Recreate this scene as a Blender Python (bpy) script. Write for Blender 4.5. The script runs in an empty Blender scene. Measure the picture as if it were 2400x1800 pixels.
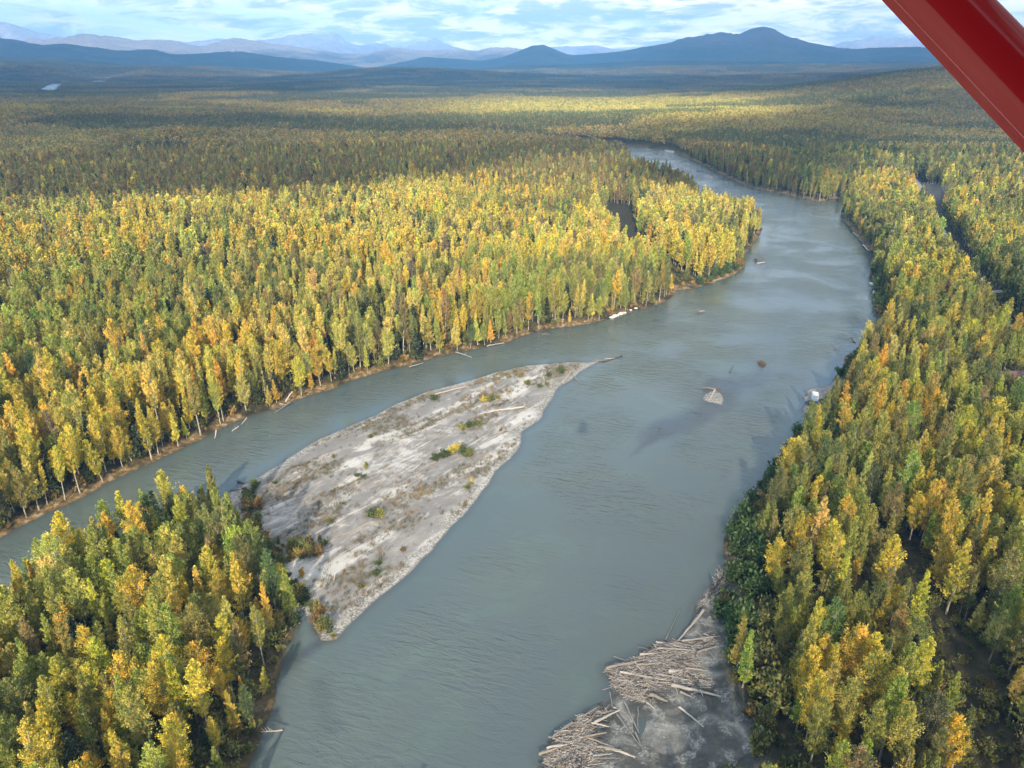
import bpy, math, random
import numpy as np
from mathutils import Vector, Matrix
R = math.radians
rng = np.random.default_rng(7)
random.seed(7)
S = bpy.context.scene
COL = S.collection

# ------------------------------------------------------------------ camera
F = 1714.0; PITCH = R(23.63); CAMZ = 120.0      # photograph is 2400 x 1800
cam = bpy.data.objects.new('camera', bpy.data.cameras.new('camera')); COL.objects.link(cam)
cam.location = (0, 0, CAMZ); cam.rotation_euler = (R(90) - PITCH, 0, 0)
cam.data.sensor_width = 36; cam.data.lens = 36 * F / 2400
cam.data.clip_start = 0.1; cam.data.clip_end = 200000
S.camera = cam
# ------------------------------------------------------------------ view, sun, sky
S.view_settings.view_transform = 'Standard'; S.view_settings.look = 'None'
S.view_settings.gamma = 1; S.view_settings.exposure = 1.02
SUN_AZ = R(186); SUN_EL = R(27)                 # azimuth clockwise from +Y
SUNV = Vector((math.sin(SUN_AZ) * math.cos(SUN_EL), math.cos(SUN_AZ) * math.cos(SUN_EL), math.sin(SUN_EL)))
sl = bpy.data.lights.new('sun', 'SUN'); sl.energy = 5.0; sl.angle = R(0.5); sl.color = (1.0, 0.86, 0.67)
so = bpy.data.objects.new('sun', sl); COL.objects.link(so)
so.rotation_euler = (-SUNV).to_track_quat('-Z', 'Y').to_euler()

class NT:
    def __init__(s, nt): s.nt = nt; nt.nodes.clear()
    def n(s, t, **k):
        nd = s.nt.nodes.new(t)
        for a, b in k.items():
            if a == 'i':
                for q, v in b.items():
                    if isinstance(v, bpy.types.NodeSocket): s.nt.links.new(v, nd.inputs[q])
                    else: nd.inputs[q].default_value = v
            else: setattr(nd, a, b)
        return nd
    def l(s, a, b): s.nt.links.new(a, b)
    def math(s, op, a, b=0.0, c=0.0, clamp=False):
        return s.n('ShaderNodeMath', operation=op, use_clamp=clamp, i={0: a, 1: b, 2: c}).outputs[0]
    def mix(s, f, a, b, mode='MIX'):
        nd = s.n('ShaderNodeMix', data_type='RGBA', blend_type=mode)
        for k, v in ((0, f), (6, a), (7, b)):
            if isinstance(v, bpy.types.NodeSocket): s.nt.links.new(v, nd.inputs[k])
            else: nd.inputs[k].default_value = v if k == 0 else (*v[:3], 1)
        return nd.outputs[2]
    def ramp(s, f, pts):
        nd = s.n('ShaderNodeValToRGB', i={0: f}); e = nd.color_ramp.elements
        while len(e) < len(pts): e.new(0.5)
        for q, (p, c) in zip(e, pts):
            q.position = p; q.color = (*c, 1) if isinstance(c, tuple) else (c, c, c, 1)
        return nd.outputs[0]
    def smooth(s, v, a, b):
        return s.n('ShaderNodeMapRange', interpolation_type='SMOOTHSTEP', i={0: v, 1: a, 2: b, 3: 0.0, 4: 1.0}).outputs[0]
    def noise(s, vec, scale, detail=4.0, rough=0.55, dist=0.0):
        k = {'Scale': scale, 'Detail': detail, 'Roughness': rough, 'Distortion': dist}
        if vec is not None: k['Vector'] = vec
        return s.n('ShaderNodeTexNoise', i=k).outputs[0]

w = bpy.data.worlds.new('World'); S.world = w; w.use_nodes = True
T = NT(w.node_tree)
sky = T.n('ShaderNodeTexSky', sky_type='NISHITA', sun_disc=False, sun_elevation=SUN_EL, sun_rotation=SUN_AZ, altitude=200.0, dust_density=0.6, ozone_density=2.0)
tc = T.n('ShaderNodeTexCoord'); sp = T.n('ShaderNodeSeparateXYZ', i={0: tc.outputs['Generated']})
zz = T.math('MAXIMUM', T.math('ADD', sp.outputs[2], 0.16), 0.05)
pv = T.n('ShaderNodeCombineXYZ', i={0: T.math('DIVIDE', sp.outputs[0], zz), 1: T.math('DIVIDE', sp.outputs[1], zz), 2: 3.7}).outputs[0]
n1 = T.noise(pv, 1.45, 10.0, 0.66, 0.9)
n2 = T.noise(pv, 0.6, 3.0, 0.5, 0.3)
n3 = T.noise(pv, 3.2, 8.0, 0.62, 0.5)
bias = T.math('SUBTRACT', T.math('MULTIPLY', T.smooth(sp.outputs[0], -0.65, 0.35), 0.16), T.math('MULTIPLY', T.smooth(sp.outputs[2], 0.10, 0.22), 0.10))
cv = T.math('ADD', T.math('ADD', T.math('MULTIPLY', n1, 0.65), T.math('MULTIPLY', n2, 0.45)), bias)
cov = T.smooth(cv, 0.50, 0.66)
CLOUDLIT = (10.0, 9.6, 9.0); CLOUDGREY = (3.9, 4.4, 5.0)
cshade = T.smooth(T.math('ADD', T.math('MULTIPLY', n3, 0.7), T.math('MULTIPLY', n1, 0.5)), 0.52, 0.68)
cc = T.mix(cshade, CLOUDLIT, CLOUDGREY)
skyc = T.mix(cov, T.mix(0.5, sky.outputs[0], T.mix(T.smooth(sp.outputs[2], 0.07, 0.2), (7.4, 9.3, 9.6), (4.2, 7.2, 10.5))), cc)
skyc = T.mix(1.0, skyc, T.mix(T.smooth(sp.outputs[2], 0.09, 0.2), (1.42, 1.27, 1.0), (.97, 1, 1.05)), 'MULTIPLY')
bg = T.n('ShaderNodeBackground', i={0: skyc, 1: 0.125})
T.l(bg.outputs[0], T.n('ShaderNodeOutputWorld').inputs[0])

# ------------------------------------------------------------------ pixel of the photograph -> place on the ground
cp, spn = math.cos(PITCH), math.sin(PITCH)
def P(u, v, z=0.0):
    cx, cy = u - 1200.0, 900.0 - v
    d = (cx, cy * spn + F * cp, cy * cp - F * spn)
    t = (z - CAMZ) / d[2]
    return (d[0] * t, d[1] * t)
def poly(pts): return np.array([P(*p) for p in pts])
def proj(x, y, z):
    z = z - CAMZ
    dep = y * cp - z * spn
    return 1200 + F * x / dep, 900 - F * (y * spn + z * cp) / dep, dep

# ------------------------------------------------------------------ numeric noise
_lat = rng.random((256, 256))
def vnoise(x, y, s, o=0):
    x = np.asarray(x) / s + 37.3 * (o + 1); y = np.asarray(y) / s + 91.7 * (o + 1)
    xi = np.floor(x).astype(int); yi = np.floor(y).astype(int)
    fx = x - xi; fy = y - yi; fx = fx * fx * (3 - 2 * fx); fy = fy * fy * (3 - 2 * fy)
    g = lambda a, b: _lat[a & 255, b & 255]
    return (g(xi, yi) * (1 - fx) + g(xi + 1, yi) * fx) * (1 - fy) + (g(xi, yi + 1) * (1 - fx) + g(xi + 1, yi + 1) * fx) * fy
def fbm(x, y, s, n=4, o=0):
    t = 0; a = 1; w_ = 0
    for k in range(n):
        t = t + a * vnoise(x, y, s, o + k * 3); w_ += a; a *= 0.5; s *= 0.5
    return t / w_
def ss(v, a, b):
    t = np.clip((v - a) / (b - a), 0, 1); return t * t * (3 - 2 * t)

def sdf(px, py, pg):
    """signed distance, positive inside"""
    d2 = np.full(px.shape, 1e18); ins = np.zeros(px.shape, bool)
    n = len(pg)
    for i in range(n):
        ax, ay = pg[i]; bx, by = pg[(i + 1) % n]
        ex, ey = bx - ax, by - ay
        wx, wy = px - ax, py - ay
        t = np.clip((wx * ex + wy * ey) / (ex * ex + ey * ey + 1e-9), 0, 1)
        dx, dy = wx - t * ex, wy - t * ey
        np.minimum(d2, dx * dx + dy * dy, out=d2)
        if ay != by:
            c = ((ay > py) != (by > py)) & (px < (bx - ax) * (py - ay) / (by - ay) + ax)
            ins ^= c
    d = np.sqrt(d2)
    return np.where(ins, d, -d)
def ldist(px, py, pl):
    d2 = np.full(px.shape, 1e18)
    for i in range(len(pl) - 1):
        ax, ay = pl[i]; bx, by = pl[i + 1]; ex, ey = bx - ax, by - ay
        wx, wy = px - ax, py - ay
        t = np.clip((wx * ex + wy * ey) / (ex * ex + ey * ey + 1e-9), 0, 1)
        np.minimum(d2, (wx - t * ex) ** 2 + (wy - t * ey) ** 2, out=d2)
    return np.sqrt(d2)

RIVER = poly([(-1500, 2100), (-900, 1690), (-300, 1400), (0, 1264), (60, 1228), (119, 1199), (163, 1183), (260, 1128), (358, 1083), (477, 1029), (564, 982),
    (651, 955), (694, 938), (760, 917), (846, 884), (922, 863), (1031, 835), (1096, 821), (1183, 803), (1237, 783), (1302, 768), (1378, 760), (1443, 743),
    (1487, 729), (1552, 711), (1580, 692), (1584, 679), (1625, 677), (1690, 658), (1725, 641), (1747, 622), (1744, 597), (1760, 579), (1780, 552), (1788, 535),
    (1765, 526), (1725, 507), (1660, 490), (1640, 465), (1625, 444), (1590, 426), (1517, 414), (1480, 392), (1478, 372), (1440, 352), (1300, 336), (1150, 322),
    (1150, 316), (1300, 327), (1440, 337), (1487, 343), (1557, 350), (1590, 358), (1633, 379), (1660, 392), (1698, 411), (1739, 430), (1788, 445), (1847, 455),
    (1877, 465), (1915, 472), (1948, 469), (1978, 462), (2000, 444), (2015, 436), (2010, 450), (1975, 478), (1971, 506), (1990, 531), (2019, 564), (2045, 600), (2040, 632), (2047, 669),
    (2046, 708), (2059, 748), (2070, 766), (2054, 795), (2005, 820), (1981, 837), (1972, 867), (1960, 884), (1942, 903), (1930, 907), (1898, 914), (1885, 934), (1889, 945),
    (1878, 956), (1881, 974), (1886, 990), (1868, 1004), (1846, 1036), (1838, 1061), (1818, 1080), (1793, 1108), (1765, 1150), (1735, 1190), (1708, 1225), (1693, 1290), (1692, 1316), (1682, 1333),
    (1649, 1399), (1631, 1420), (1620, 1466), (1591, 1499), (1537, 1508), (1501, 1532), (1471, 1547), (1417, 1567), (1423, 1589), (1429, 1616), (1405, 1640),
    (1390, 1662), (1341, 1689), (1293, 1731), (1270, 1764), (1275, 1782), (1262, 1830), (1240, 1950), (1200, 2600), (-1500, 2600)])
ISLAND = poly([(1412, 843), (1388, 848), (1307, 851), (1239, 858), (1171, 872), (1117, 887), (1063, 902), (1000, 918), (929, 947), (884, 970), (794, 1010), (749, 1031),
    (703, 1056), (647, 1092), (602, 1117), (579, 1132), (556, 1146), (515, 1168), (498, 1215), (434, 1240), (340, 1262), (250, 1318), (160, 1375), (60, 1428), (0, 1490), (-200, 1620), (-500, 1900),
    (-700, 2500), (500, 2500), (560, 1860), (586, 1793), (612, 1735), (622, 1699), (640, 1650), (652, 1587), (655, 1547), (665, 1520), (690, 1490), (704, 1455), (700, 1431), (706, 1431), (728, 1454),
    (743, 1480), (748, 1505), (773, 1504), (791, 1497), (829, 1456), (865, 1423), (937, 1358), (1003, 1300), (1053, 1240), (1093, 1200), (1133, 1148),
    (1149, 1123), (1160, 1104), (1193, 1077), (1215, 1049), (1225, 1014), (1272, 974), (1290, 936), (1312, 908), (1345, 889), (1363, 870)])
BAR = poly([(1430, 838), (1200, 840), (800, 985), (500, 1130), (488, 1175), (545, 1260), (600, 1345), (680, 1425), (740, 1550), (900, 1500), (1300, 1100), (1400, 880)])   # open sand part of the island
FARWATER = [poly([(84, 219), (100, 206), (112, 199), (128, 195), (146, 196), (142, 206), (130, 219)]), poly([(200, 199), (212, 190), (240, 188), (256, 191), (250, 199)])]
JAMLAND = poly([(1700, 1300), (1720, 1420), (1700, 1500), (1690, 1600), (1760, 1700), (1790, 1800), (1800, 2000), (1100, 2000), (1250, 1760), (1400, 1600), (1380, 1550), (1600, 1440)])
POOL = [poly([(1585, 1632), (1640, 1650), (1665, 1700), (1640, 1760), (1600, 1800), (1570, 1990), (1480, 1990), (1540, 1780), (1545, 1700), (1560, 1660)]),
        poly([(1480, 1680), (1530, 1670), (1520, 1750), (1500, 1830), (1470, 1760)])]
GRAVELSPIT = poly([(1860, 905), (1975, 890), (1990, 935), (1930, 975), (1870, 1000)])
ROAD = np.array([P(*p) for p in [(2140, 425), (2158, 452), (2180, 505), (2215, 570), (2258, 640), (2280, 676), (2322, 735), (2358, 778), (2420, 850), (2520, 960)]])
ROAD2 = np.array([P(*p) for p in [(2283, 680), (2320, 694), (2400, 690), (2500, 670)]])
TRACK = np.array([P(*p) for p in [(2085, 1330), (2120, 1420), (2200, 1520), (2250, 1640), (2290, 1760), (2330, 1900), (2380, 2100)]])
SLOUGH = np.array([P(*p) for p in [(1448, 490), (1456, 560), (1488, 600), (1542, 640), (1590, 668)]])
CLEAR = poly([(1612, 490), (1628, 478), (1650, 482), (1655, 510), (1630, 522), (1610, 512)])
SMOKEGAP = poly([(2125, 440), (2200, 440), (2215, 475), (2190, 530), (2165, 530)])

CABIN = P(2342, 912); HOUSE = P(2292, 462)
def azr(u, dist):      # point at a given distance in the direction of column u
    a = math.atan((u - 1200) / F * math.cos(PITCH) * 1.09)
    return dist * math.sin(a), dist * math.cos(a)
HILLS = []             # x, y, height, sx, sy
for u, d, h, sx, sy in [(445, 1230, 20, 70, 90), (60, 2050, 17, 450, 130), (-300, 2100, 22, 500, 150), (960, 6200, 62, 700, 600), (1100, 6000, 30, 900, 500), (560, 3000, 14, 500, 200), (800, 4200, 24, 500, 300),
        (2150, 3000, 48, 700, 600), (2350, 2500, 40, 500, 600), (2500, 2900, 45, 600, 600), (1800, 5200, 35, 900, 400), (2150, 5600, 60, 900, 500), (1500, 7500, 30, 1500, 600), (500, 7800, 70, 1100, 500),
        (200, 7600, 80, 1100, 500), (-200, 7800, 90, 1300, 500), (1900, 8300, 95, 1900, 600), (1400, 8600, 60, 1500, 600), (2400, 8000, 120, 1500, 700), (1500, 1500, 8, 150, 150), (1650, 1700, 14, 300, 150), (2330, 1100, 8, 150, 200)]:
    x, y = azr(u, d); HILLS.append((x, y, h, sx, sy))

def fields(x, y):
    """distance inland (+ land, - water) and the ground height"""
    w_ = sdf(x, y, RIVER); i_ = sdf(x, y, ISLAND)
    water = np.minimum(w_, -i_)
    dd = np.hypot(x, y)
    for fw in FARWATER: water = np.maximum(water, sdf(x, y, fw))
    land = -water + (fbm(x, y, 9, 3, 5) - 0.5) * np.clip(2.4 - dd / 900, 0.2, 2.2)
    bar = sdf(x, y, BAR); bar = np.where(i_ > -40, bar, -99)
    jam = sdf(x, y, JAMLAND); spit = sdf(x, y, GRAVELSPIT)
    low = np.maximum(ss(bar, -4, 3), np.maximum(ss(jam, -4, 4), ss(spit, -3, 3)))
    hi = 0.35 + 2.2 * ss(land, 1.5, 8) + (fbm(x, y, 25, 3, 2) - 0.5) * 1.2 * ss(land, 2, 12)
    lo = 0.10 + 0.75 * ss(land, 0.0, 12) + (fbm(x * 0.8 + y * 0.6, (y * 0.8 - x * 0.6) * 2.4, 16, 4, 9) - 0.5) * 0.9 * ss(land, 1, 9)
    jm = 0.12 + 0.5 * ss(land, 0, 14) + (fbm(x, y, 12, 3, 12) - 0.5) * 0.6
    lo = np.where(jam > bar, jm, lo)
    pool = np.maximum(sdf(x, y, POOL[0]), sdf(x, y, POOL[1]))
    lo = lo - 0.5 * ss(pool + (fbm(x, y, 6, 2, 4) - .5) * 3, -1.5, 1.5) * (jam > 0)
    z = np.where(land > 0, ss(land, 0, 1.2) * (hi * (1 - low) + lo * low), -1.5 * ss(-land, 0, 6))
    hh = 0
    for hx, hy, h, sx, sy in HILLS: hh = hh + h * np.exp(-((x - hx) / sx) ** 2 - ((y - hy) / sy) ** 2)
    far = ss(dd, 900, 4000) * 18 + ss(dd, 3500, 9000) * 50
    hh = hh + far * (fbm(x * 0.45, y * 1.0, 420, 4, 1) - 0.5) + ss(dd, 500, 1500) * 5 * (fbm(x, y, 160, 3, 8) - 0.5)
    keep = ss(land, 4, 130 + dd * 0.03)
    z = np.where(land > 0, z + np.maximum(hh, -1.0) * keep, z)
    return land, z, low, bar, jam, spit, pool

# ------------------------------------------------------------------ mesh helpers
def mesh(name, V, Fc, mats=(), midx=None, attrs=None, smooth=False):
    me = bpy.data.meshes.new(name); V = np.asarray(V, np.float32)
    if isinstance(Fc, np.ndarray):
        n, k = Fc.shape
        me.vertices.add(len(V)); me.vertices.foreach_set('co', V.ravel())
        me.loops.add(n * k); me.loops.foreach_set('vertex_index', Fc.ravel().astype(np.int32))
        me.polygons.add(n); me.polygons.foreach_set('loop_start', np.arange(0, n * k, k, dtype=np.int32))
        me.polygons.foreach_set('loop_total', np.full(n, k, np.int32))
        me.update(calc_edges=True)
    else: me.from_pydata([tuple(v) for v in V], [], Fc)
    for m in mats: me.materials.append(m)
    if midx is not None: me.polygons.foreach_set('material_index', np.asarray(midx, np.int32))
    for nm, (ty, a) in (attrs or {}).items():
        at = me.attributes.new(nm, ty, 'POINT')
        at.data.foreach_set('value' if ty in ('FLOAT', 'INT') else ('vector' if ty == 'FLOAT_VECTOR' else 'color'), np.asarray(a, np.int32 if ty == 'INT' else np.float32).ravel())
    me.polygons.foreach_set('use_smooth', np.full(len(me.polygons), bool(smooth)))
    me.update(); return me
def obj(name, me, parent=None, loc=None):
    o = bpy.data.objects.new(name, me); COL.objects.link(o)
    if parent: o.parent = parent
    if loc is not None: o.location = loc
    return o
def tag(o, label=None, cat=None, group=None, kind=None):
    for k, v in (('label', label), ('category', cat), ('group', group), ('kind', kind)):
        if v: o[k] = v
    return o
def empty(name, loc, rz=0, sc=1):
    o = bpy.data.objects.new(name, None); COL.objects.link(o); o.location = loc; o.rotation_euler.z = rz
    o.scale = (sc, sc, sc) if not hasattr(sc, '__len__') else sc; o.empty_display_size = 0.5
    return o
def mat(name):
    m = bpy.data.materials.new(name); m.use_nodes = True; return m, NT(m.node_tree)
def out(T, sh): T.l(sh, T.n('ShaderNodeOutputMaterial').inputs[0])
def pbsdf(T, col, rough=0.8, spec=0.3, normal=None, **k):
    i = {'Base Color': col if isinstance(col, bpy.types.NodeSocket) else (*col, 1), 'Roughness': rough, 'Specular IOR Level': spec}
    if normal is not None: i['Normal'] = normal
    i.update(k); return T.n('ShaderNodeBsdfPrincipled', i=i).outputs[0]

# ------------------------------------------------------------------ materials of the setting
BAR_ANG = math.degrees(math.atan2(P(1410, 843)[1] - P(640, 1220)[1], P(1410, 843)[0] - P(640, 1220)[0]))
def ground_material():
    m, T = mat('ground_soil')
    pos = T.n('ShaderNodeNewGeometry').outputs['Position']
    at = T.n('ShaderNodeAttribute', attribute_name='zone'); s3 = T.n('ShaderNodeSeparateColor', i={0: at.outputs['Color']})
    sand, bank, jam = s3.outputs[0], s3.outputs[1], s3.outputs[2]
    wet = T.n('ShaderNodeAttribute', attribute_name='shore').outputs['Fac']
    rot = T.n('ShaderNodeMapping', vector_type='TEXTURE', i={0: pos, 2: (0, 0, R(BAR_ANG)), 3: (3.2, 1.0, 1.0)}).outputs[0]
    st1 = T.noise(rot, 0.22, 9.0, 0.62, 0.8); st2 = T.noise(rot, 0.9, 6.0, 0.65, 0.5); fine = T.noise(pos, 2.6, 5.0, 0.7); big = T.noise(pos, 0.075, 6.0, 0.62, 1.3)
    sandc = T.ramp(T.math('ADD', T.math('MULTIPLY', st1, 0.42), T.math('ADD', T.math('MULTIPLY', big, 0.48), T.math('MULTIPLY', st2, 0.12))), [(0.36, (0.12, 0.105, 0.09)), (0.45, (0.16, 0.148, 0.135)), (0.515, (0.21, 0.198, 0.18)), (0.61, (0.40, 0.385, 0.36))])
    sandc = T.mix(T.math('MULTIPLY', T.smooth(st2, 0.52, 0.7), 0.75), sandc, (0.20, 0.165, 0.135))
    sandc = T.mix(T.math('MULTIPLY', T.smooth(fine, 0.50, 0.68), 0.55), sandc, (0.12, 0.10, 0.08))
    str3 = T.noise(T.n('ShaderNodeMapping', vector_type='TEXTURE', i={0: pos, 2: (0, 0, R(BAR_ANG + 6)), 3: (3.6, 0.9, 1.0)}).outputs[0], 0.8, 6.0, 0.7, 0.4)
    sandc = T.mix(T.math('MULTIPLY', T.smooth(str3, 0.53, 0.62), 0.32), sandc, (0.52, 0.50, 0.46)); sandc = T.mix(T.math('MULTIPLY', T.smooth(str3, 0.47, 0.38), 0.35), sandc, (0.15, 0.135, 0.12))
    band = T.noise(T.n('ShaderNodeMapping', vector_type='TEXTURE', i={0: pos, 2: (0, 0, R(BAR_ANG)), 3: (5.0, 1.0, 1.0)}).outputs[0], 0.11, 4.0, 0.5, 1.0)
    sandc = T.mix(T.math('MULTIPLY', T.smooth(band, 0.50, 0.58), 0.7), sandc, (0.165, 0.158, 0.148)); sandc = T.mix(T.math('MULTIPLY', T.smooth(band, 0.45, 0.39), 0.6), sandc, (0.46, 0.445, 0.41))
    vor = T.n('ShaderNodeTexVoronoi', i={'Vector': pos, 'Scale': 2.6}).outputs['Color']
    vs = T.n('ShaderNodeSeparateColor', i={0: vor}).outputs[0]
    grav = T.ramp(vs, [(0.0, (0.10, 0.098, 0.09)), (0.5, (0.20, 0.19, 0.17)), (1.0, (0.38, 0.36, 0.32))])
    edge = T.math('SUBTRACT', 1.0, T.smooth(T.math('ADD', wet, T.math('MULTIPLY', T.math('SUBTRACT', st1, 0.5), 14.0)), 1.5, 4.5))
    sandc = T.mix(T.math('MULTIPLY', edge, 0.85), sandc, grav)
    jamc = T.ramp(T.math('ADD', T.math('MULTIPLY', T.noise(pos, 0.12, 5.0, 0.6, 1.2), 0.75), T.math('MULTIPLY', fine, 0.2)), [(0.36, (0.05, 0.052, 0.048)), (0.47, (0.085, 0.083, 0.075)), (0.56, (0.17, 0.165, 0.145)), (0.66, (0.34, 0.32, 0.28))])
    jamc = T.mix(T.math('MULTIPLY', T.smooth(T.noise(pos, 0.3, 3.0), 0.52, 0.62), 0.6), jamc, grav)
    floor = T.ramp(T.noise(pos, 0.35, 5.0, 0.65), [(0.3, (0.015, 0.015, 0.010)), (0.5, (0.034, 0.031, 0.017)), (0.7, (0.065, 0.050, 0.024))])
    bankc = T.ramp(T.noise(pos, 0.5, 6.0, 0.7), [(0.36, (0.055, 0.05, 0.02)), (0.47, (0.12, 0.08, 0.035)), (0.56, (0.22, 0.14, 0.06)), (0.63, (0.30, 0.25, 0.18)), (0.70, (0.09, 0.085, 0.03))]); bankc = T.mix(T.smooth(T.noise(pos, 0.07, 4.0, 0.6), 0.48, 0.6), bankc, floor)
    c = T.mix(bank, floor, bankc); c = T.mix(sand, c, sandc); c = T.mix(jam, c, jamc)
    dark = T.math('MULTIPLY', T.math('SUBTRACT', 1.0, T.smooth(wet, 0.05, 0.7)), 0.55)
    c = T.mix(dark, c, (0.05, 0.045, 0.035))
    bmp = T.n('ShaderNodeBump', i={'Strength': 0.7, 'Distance': 0.35, 'Height': T.math('ADD', st2, T.math('ADD', T.math('MULTIPLY', fine, 0.6), T.math('MULTIPLY', vs, 0.25)))})
    out(T, pbsdf(T, c, 0.9, 0.15, bmp.outputs[0])); return m
def water_material():
    m, T = mat('silty_water')
    pos = T.n('ShaderNodeNewGeometry').outputs['Position']
    sh = T.n('ShaderNodeAttribute', attribute_name='shallow').outputs['Fac']
    rf = T.n('ShaderNodeAttribute', attribute_name='calm').outputs['Fac']
    big = T.noise(pos, 0.012, 4.0, 0.5, 0.8)
    c = T.mix(T.smooth(big, 0.35, 0.65), (0.072, 0.088, 0.077), (0.064, 0.083, 0.082))
    c = T.mix(T.math('MULTIPLY', T.smooth(T.noise(pos, 0.05, 5.0, 0.6, 1.0), 0.5, 0.7), 0.35), c, (0.076, 0.116, 0.092))
    c = T.mix(sh, c, (0.042, 0.050, 0.052))
    m1 = T.n('ShaderNodeMapping', vector_type='TEXTURE', i={0: pos, 2: (0, 0, R(-18)), 3: (1.9, 0.6, 1.0)}).outputs[0]
    w1 = T.noise(m1, 0.42, 3.0, 0.55, 0.6); w2 = T.noise(pos, 1.3, 3.0, 0.6, 0.8); w3 = T.noise(pos, 0.03, 3.0, 0.5)
    rip = T.math('ADD', 0.25, T.smooth(w3, 0.35, 0.62))
    h = T.math('MULTIPLY', T.math('ADD', T.math('MULTIPLY', w1, 0.8), T.math('MULTIPLY', w2, 0.22)), T.math('MULTIPLY', rip, T.math('SUBTRACT', 1.0, T.math('MULTIPLY', rf, 0.8))))
    b = T.n('ShaderNodeBump', i={'Strength': 0.8, 'Distance': 0.8, 'Height': h})
    out(T, pbsdf(T, c, 0.10, 0.5, b.outputs[0], IOR=1.4)); return m
def mountain_material(name, lo, hi, bare, scale, zsplit):
    m, T = mat(name)
    g = T.n('ShaderNodeNewGeometry'); pos = g.outputs['Position']
    z = T.n('ShaderNodeSeparateXYZ', i={0: pos}).outputs[2]
    nz = T.noise(pos, scale, 8.0, 0.65, 0.4); fn = T.noise(pos, scale * 14, 5.0, 0.7)
    c = T.mix(T.smooth(nz, 0.4, 0.6), lo, hi)
    c = T.mix(T.math('MULTIPLY', T.smooth(fn, 0.45, 0.65), 0.5), c, tuple(0.4 * q for q in lo))
    b = T.smooth(T.math('ADD', z, T.math('MULTIPLY', nz, zsplit * 0.7)), zsplit, zsplit * 1.5)
    c = T.mix(b, c, T.mix(T.smooth(fn, 0.4, 0.6), bare, tuple(0.7 * q for q in bare)))
    bp = T.n('ShaderNodeBump', i={'Strength': 1.0, 'Distance': 160.0, 'Height': T.noise(pos, scale * 2.2, 9.0, 0.72, 0.6)})
    out(T, pbsdf(T, c, 1.0, 0.0, bp.outputs[0])); return m

# ------------------------------------------------------------------ terrain: one sheet to the horizon
def sector(rows, a0, a1, na):
    az = np.linspace(a0, a1, na)
    A, Rr = np.meshgrid(az, rows)
    x = Rr * np.sin(A); y = Rr * np.cos(A)
    idx = np.arange(len(rows) * na).reshape(len(rows), na)
    q = np.stack([idx[:-1, :-1], idx[:-1, 1:], idx[1:, 1:], idx[1:, :-1]], -1).reshape(-1, 4)
    return x.ravel(), y.ravel(), q
deps = np.concatenate([np.linspace(math.atan(CAMZ / 25.0), math.atan(CAMZ / 1300.0), 640), np.linspace(math.atan(CAMZ / 1300.0), math.atan(CAMZ / 13000.0), 120)[1:]])
rows = np.concatenate([CAMZ / np.tan(deps), np.geomspace(13000, 27000, 10)[1:]])
gx, gy, gq = sector(rows, R(-56), R(56), 1350)
land, gz, low, bar, jam, spit, pool = fields(gx, gy)
dd = np.hypot(gx, gy)
sandm = np.clip(ss(bar, -3, 2) + ss(spit, -3, 2), 0, 1)
# wooded foot of the bar keeps a soil floor
bankm = np.clip(1 - ss(land, 2.5, 5.5), 0, 1) * (1 - ss(dd, 900, 1500))
jamm = ss(jam, -3, 3)
bankm = bankm * np.where(sdf(gx, gy, ISLAND) > -3, .25, 1.0)
zone = np.stack([sandm, bankm, jamm, np.ones_like(bankm)], -1)
gme = mesh('ground', np.stack([gx, gy, gz], -1), gq, [ground_material()], attrs={'zone': ('FLOAT_COLOR', zone), 'shore': ('FLOAT', np.clip(land, 0, 40))}, smooth=True)
tag(obj('ground', gme), 'wooded valley floor with sandy river bars and banks reaching the hills', 'ground', kind='structure')

# river surface
keep = (land < 3.0) | (jam > -5)
vk = keep & (dd < 9000)
fk = vk[gq].any(1)
q2 = gq[fk]; used = np.unique(q2); rm = -np.ones(len(gx), int); rm[used] = np.arange(len(used))
wx, wy = gx[used], gy[used]
S1 = np.array([P(*p) for p in [(1430, 1110), (1500, 1050), (1560, 1010), (1640, 975), (1680, 940), (1690, 905)]])
S2 = np.array([P(*p) for p in [(1690, 905), (1740, 895), (1800, 870), (1840, 880)]])
S3 = np.array([P(*p) for p in [(1790, 640), (1778, 600), (1770, 585)]]); S4 = np.array([P(*p) for p in [(1640, 735), (1580, 750), (1540, 752)]])
S5 = np.array([P(*p) for p in [(672, 1560), (705, 1535), (738, 1515)]]); S6 = np.array([P(*p) for p in [(750, 1600), (760, 1660), (775, 1700)]])
jit = (fbm(wx, wy, 18, 4, 3) - 0.5)
shal = 0.9 * (1 - ss(ldist(wx, wy, S1) + jit * 12, 0, 1.5 + 6.5 * ss(wy, P(1430, 1110)[1], P(1640, 975)[1]))) + 0.7 * (1 - ss(ldist(wx, wy, S2) + jit * 14, 0, 8)) + 0.7 * (1 - ss(ldist(wx, wy, S3) + jit * 6, 0, 5)) + 0.6 * (1 - ss(ldist(wx, wy, S4) + jit * 5, 0, 4)) \
    + 0.9 * (1 - ss(ldist(wx, wy, S5) + jit * 2, 0, 3.5)) + 0.4 * (1 - ss(ldist(wx, wy, S6) + jit * 3, 0, 4)) + 0.5 * (1 - ss(-land[used], 0, 3.0))
calm = 1 - ss(-land[used], 1, 14)
wme = mesh('river', np.stack([wx, wy, np.zeros_like(wx)], -1), rm[q2], [water_material()], attrs={'shallow': ('FLOAT', np.clip(shal, 0, 1)), 'calm': ('FLOAT', calm)}, smooth=True)
tag(obj('water', wme), 'grey green silty river winding between wooded banks', 'river', kind='structure')

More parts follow.
